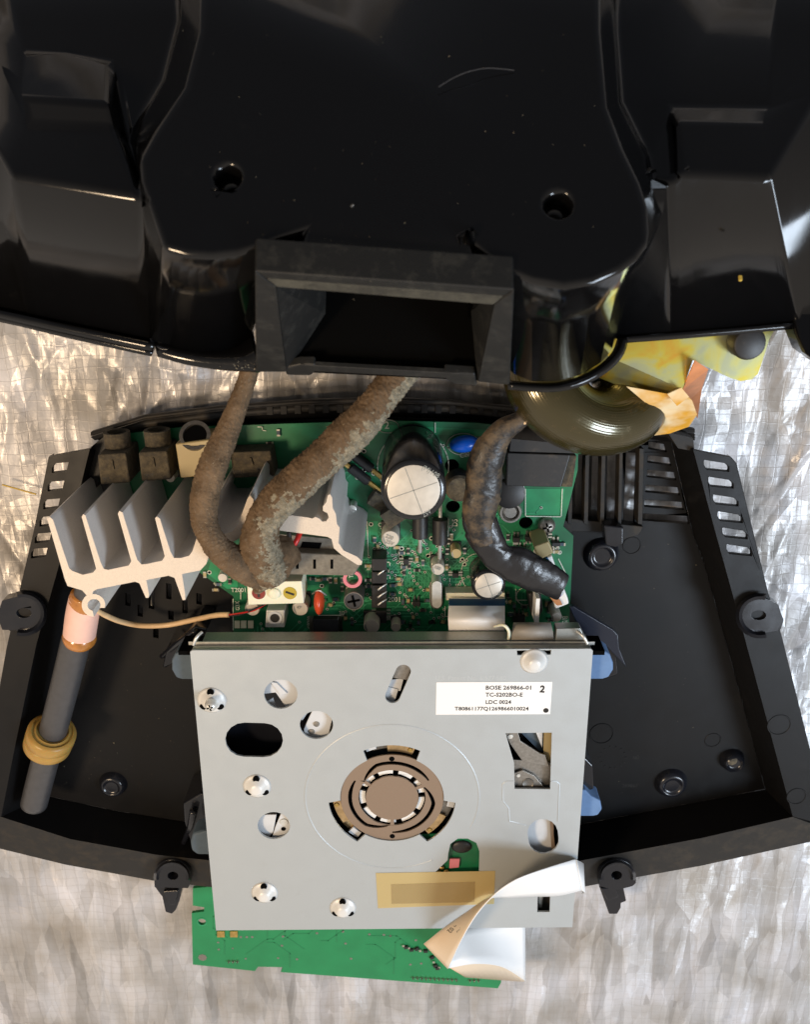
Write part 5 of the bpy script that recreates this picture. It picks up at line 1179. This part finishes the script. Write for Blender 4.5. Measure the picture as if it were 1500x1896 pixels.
mk('duct_floor', [PF(532, 688)+V((-.1, 0, -.02)), PF(884, 706)+V((.1, 0, -.02)), PF(884, 706)+V((.2, 3, -1.2)), PF(532, 688)+V((-.2, 3, -1.2))], [(0, 1, 2, 3)], M['hole'], cover)
rg = random.Random(5); it = []
for i in range(150):
    if i < 60: x, y, w_ = rg.gauss(455, 22), rg.gauss(672, 10), WR+.03
    elif i < 110: x, y, w_ = rg.uniform(330, 1150), rg.uniform(40, 440), .004
    else: x, y, w_ = rg.gauss(640, 60), rg.gauss(470, 25), .004
    if y > 685: continue
    p = S(x, y, w_); r_ = rg.uniform(.006, .02)*(1 if i < 60 else .55); vv = [p+V((rg.uniform(-1, 1), rg.uniform(-1, 1), rg.uniform(0, 1)))*r_ for _ in range(4)]
    it.append((vv, [(0, 1, 2), (0, 1, 3), (1, 2, 3), (0, 2, 3)]))
v_, f_ = join_data(it); stuff(mk('dust_grit', v_, f_, M['foam2'], cover))
it = []
for i in range(220):
    x, y = rg.choice([(rg.uniform(1080, 1400), rg.uniform(1000, 1470)), (rg.uniform(110, 340), rg.uniform(1180, 1480)), (rg.uniform(1300, 1420), rg.uniform(860, 1300))]); z_ = ZF if y > 1000 and 1090 < x < 1300 or x < 400 else None
    if z_ is None: continue
    p = G(x, y, z_+.002); r_ = rg.uniform(.004, .014); vv = [p+V((rg.uniform(-1, 1), rg.uniform(-1, 1), rg.uniform(0, 1)))*r_ for _ in range(4)]
    it.append((vv, [(0, 1, 2), (0, 1, 3), (1, 2, 3), (0, 2, 3)]))
v_, f_ = join_data(it); stuff(mk('dust_grit', v_, f_, M['foam2'], tray))
# hair, crumbs on the cover
hr = [S(812, 162, .04), S(840, 145, .06), S(870, 133, .08), S(905, 127, .06), S(952, 131, .02)]
vs, fs = tube_data(catmull([tuple(p)+(.0045,) for p in hr], 5), 6); h = mk('hair', vs, fs, M['rod']); tag(h, 'fine pale curved hair lying on the black cover near the top', 'hair')
def crumb(px, py, w, s, m, lab):
    c = S(px, py, w); o = bev(box('crumb', c+NS*.0, (s, s*.6, s*.5), M[m], rz=random.random()*3), s*.1, 1); o.rotation_euler = (-TA, 0, random.random()); tag(o, lab, 'crumb')
crumb(1370, 517, -1.38, .075, 'debris', 'tiny yellow crumb on the smooth right side of the black cover')
crumb(830, 493, 0.01, .05, 'gwhite', 'tiny white speck just above the port frame on the black cover')
crumb(653, 382, 0.01, .04, 'steel', 'small grey fleck in the middle of the black cover above the port')
st = box('straw', G(36, 906, .05), (.62, .025, .02), M['debris'], rz=-.3); tag(st, 'thin yellow straw lying on the silver sheet left of the tray', 'straw')
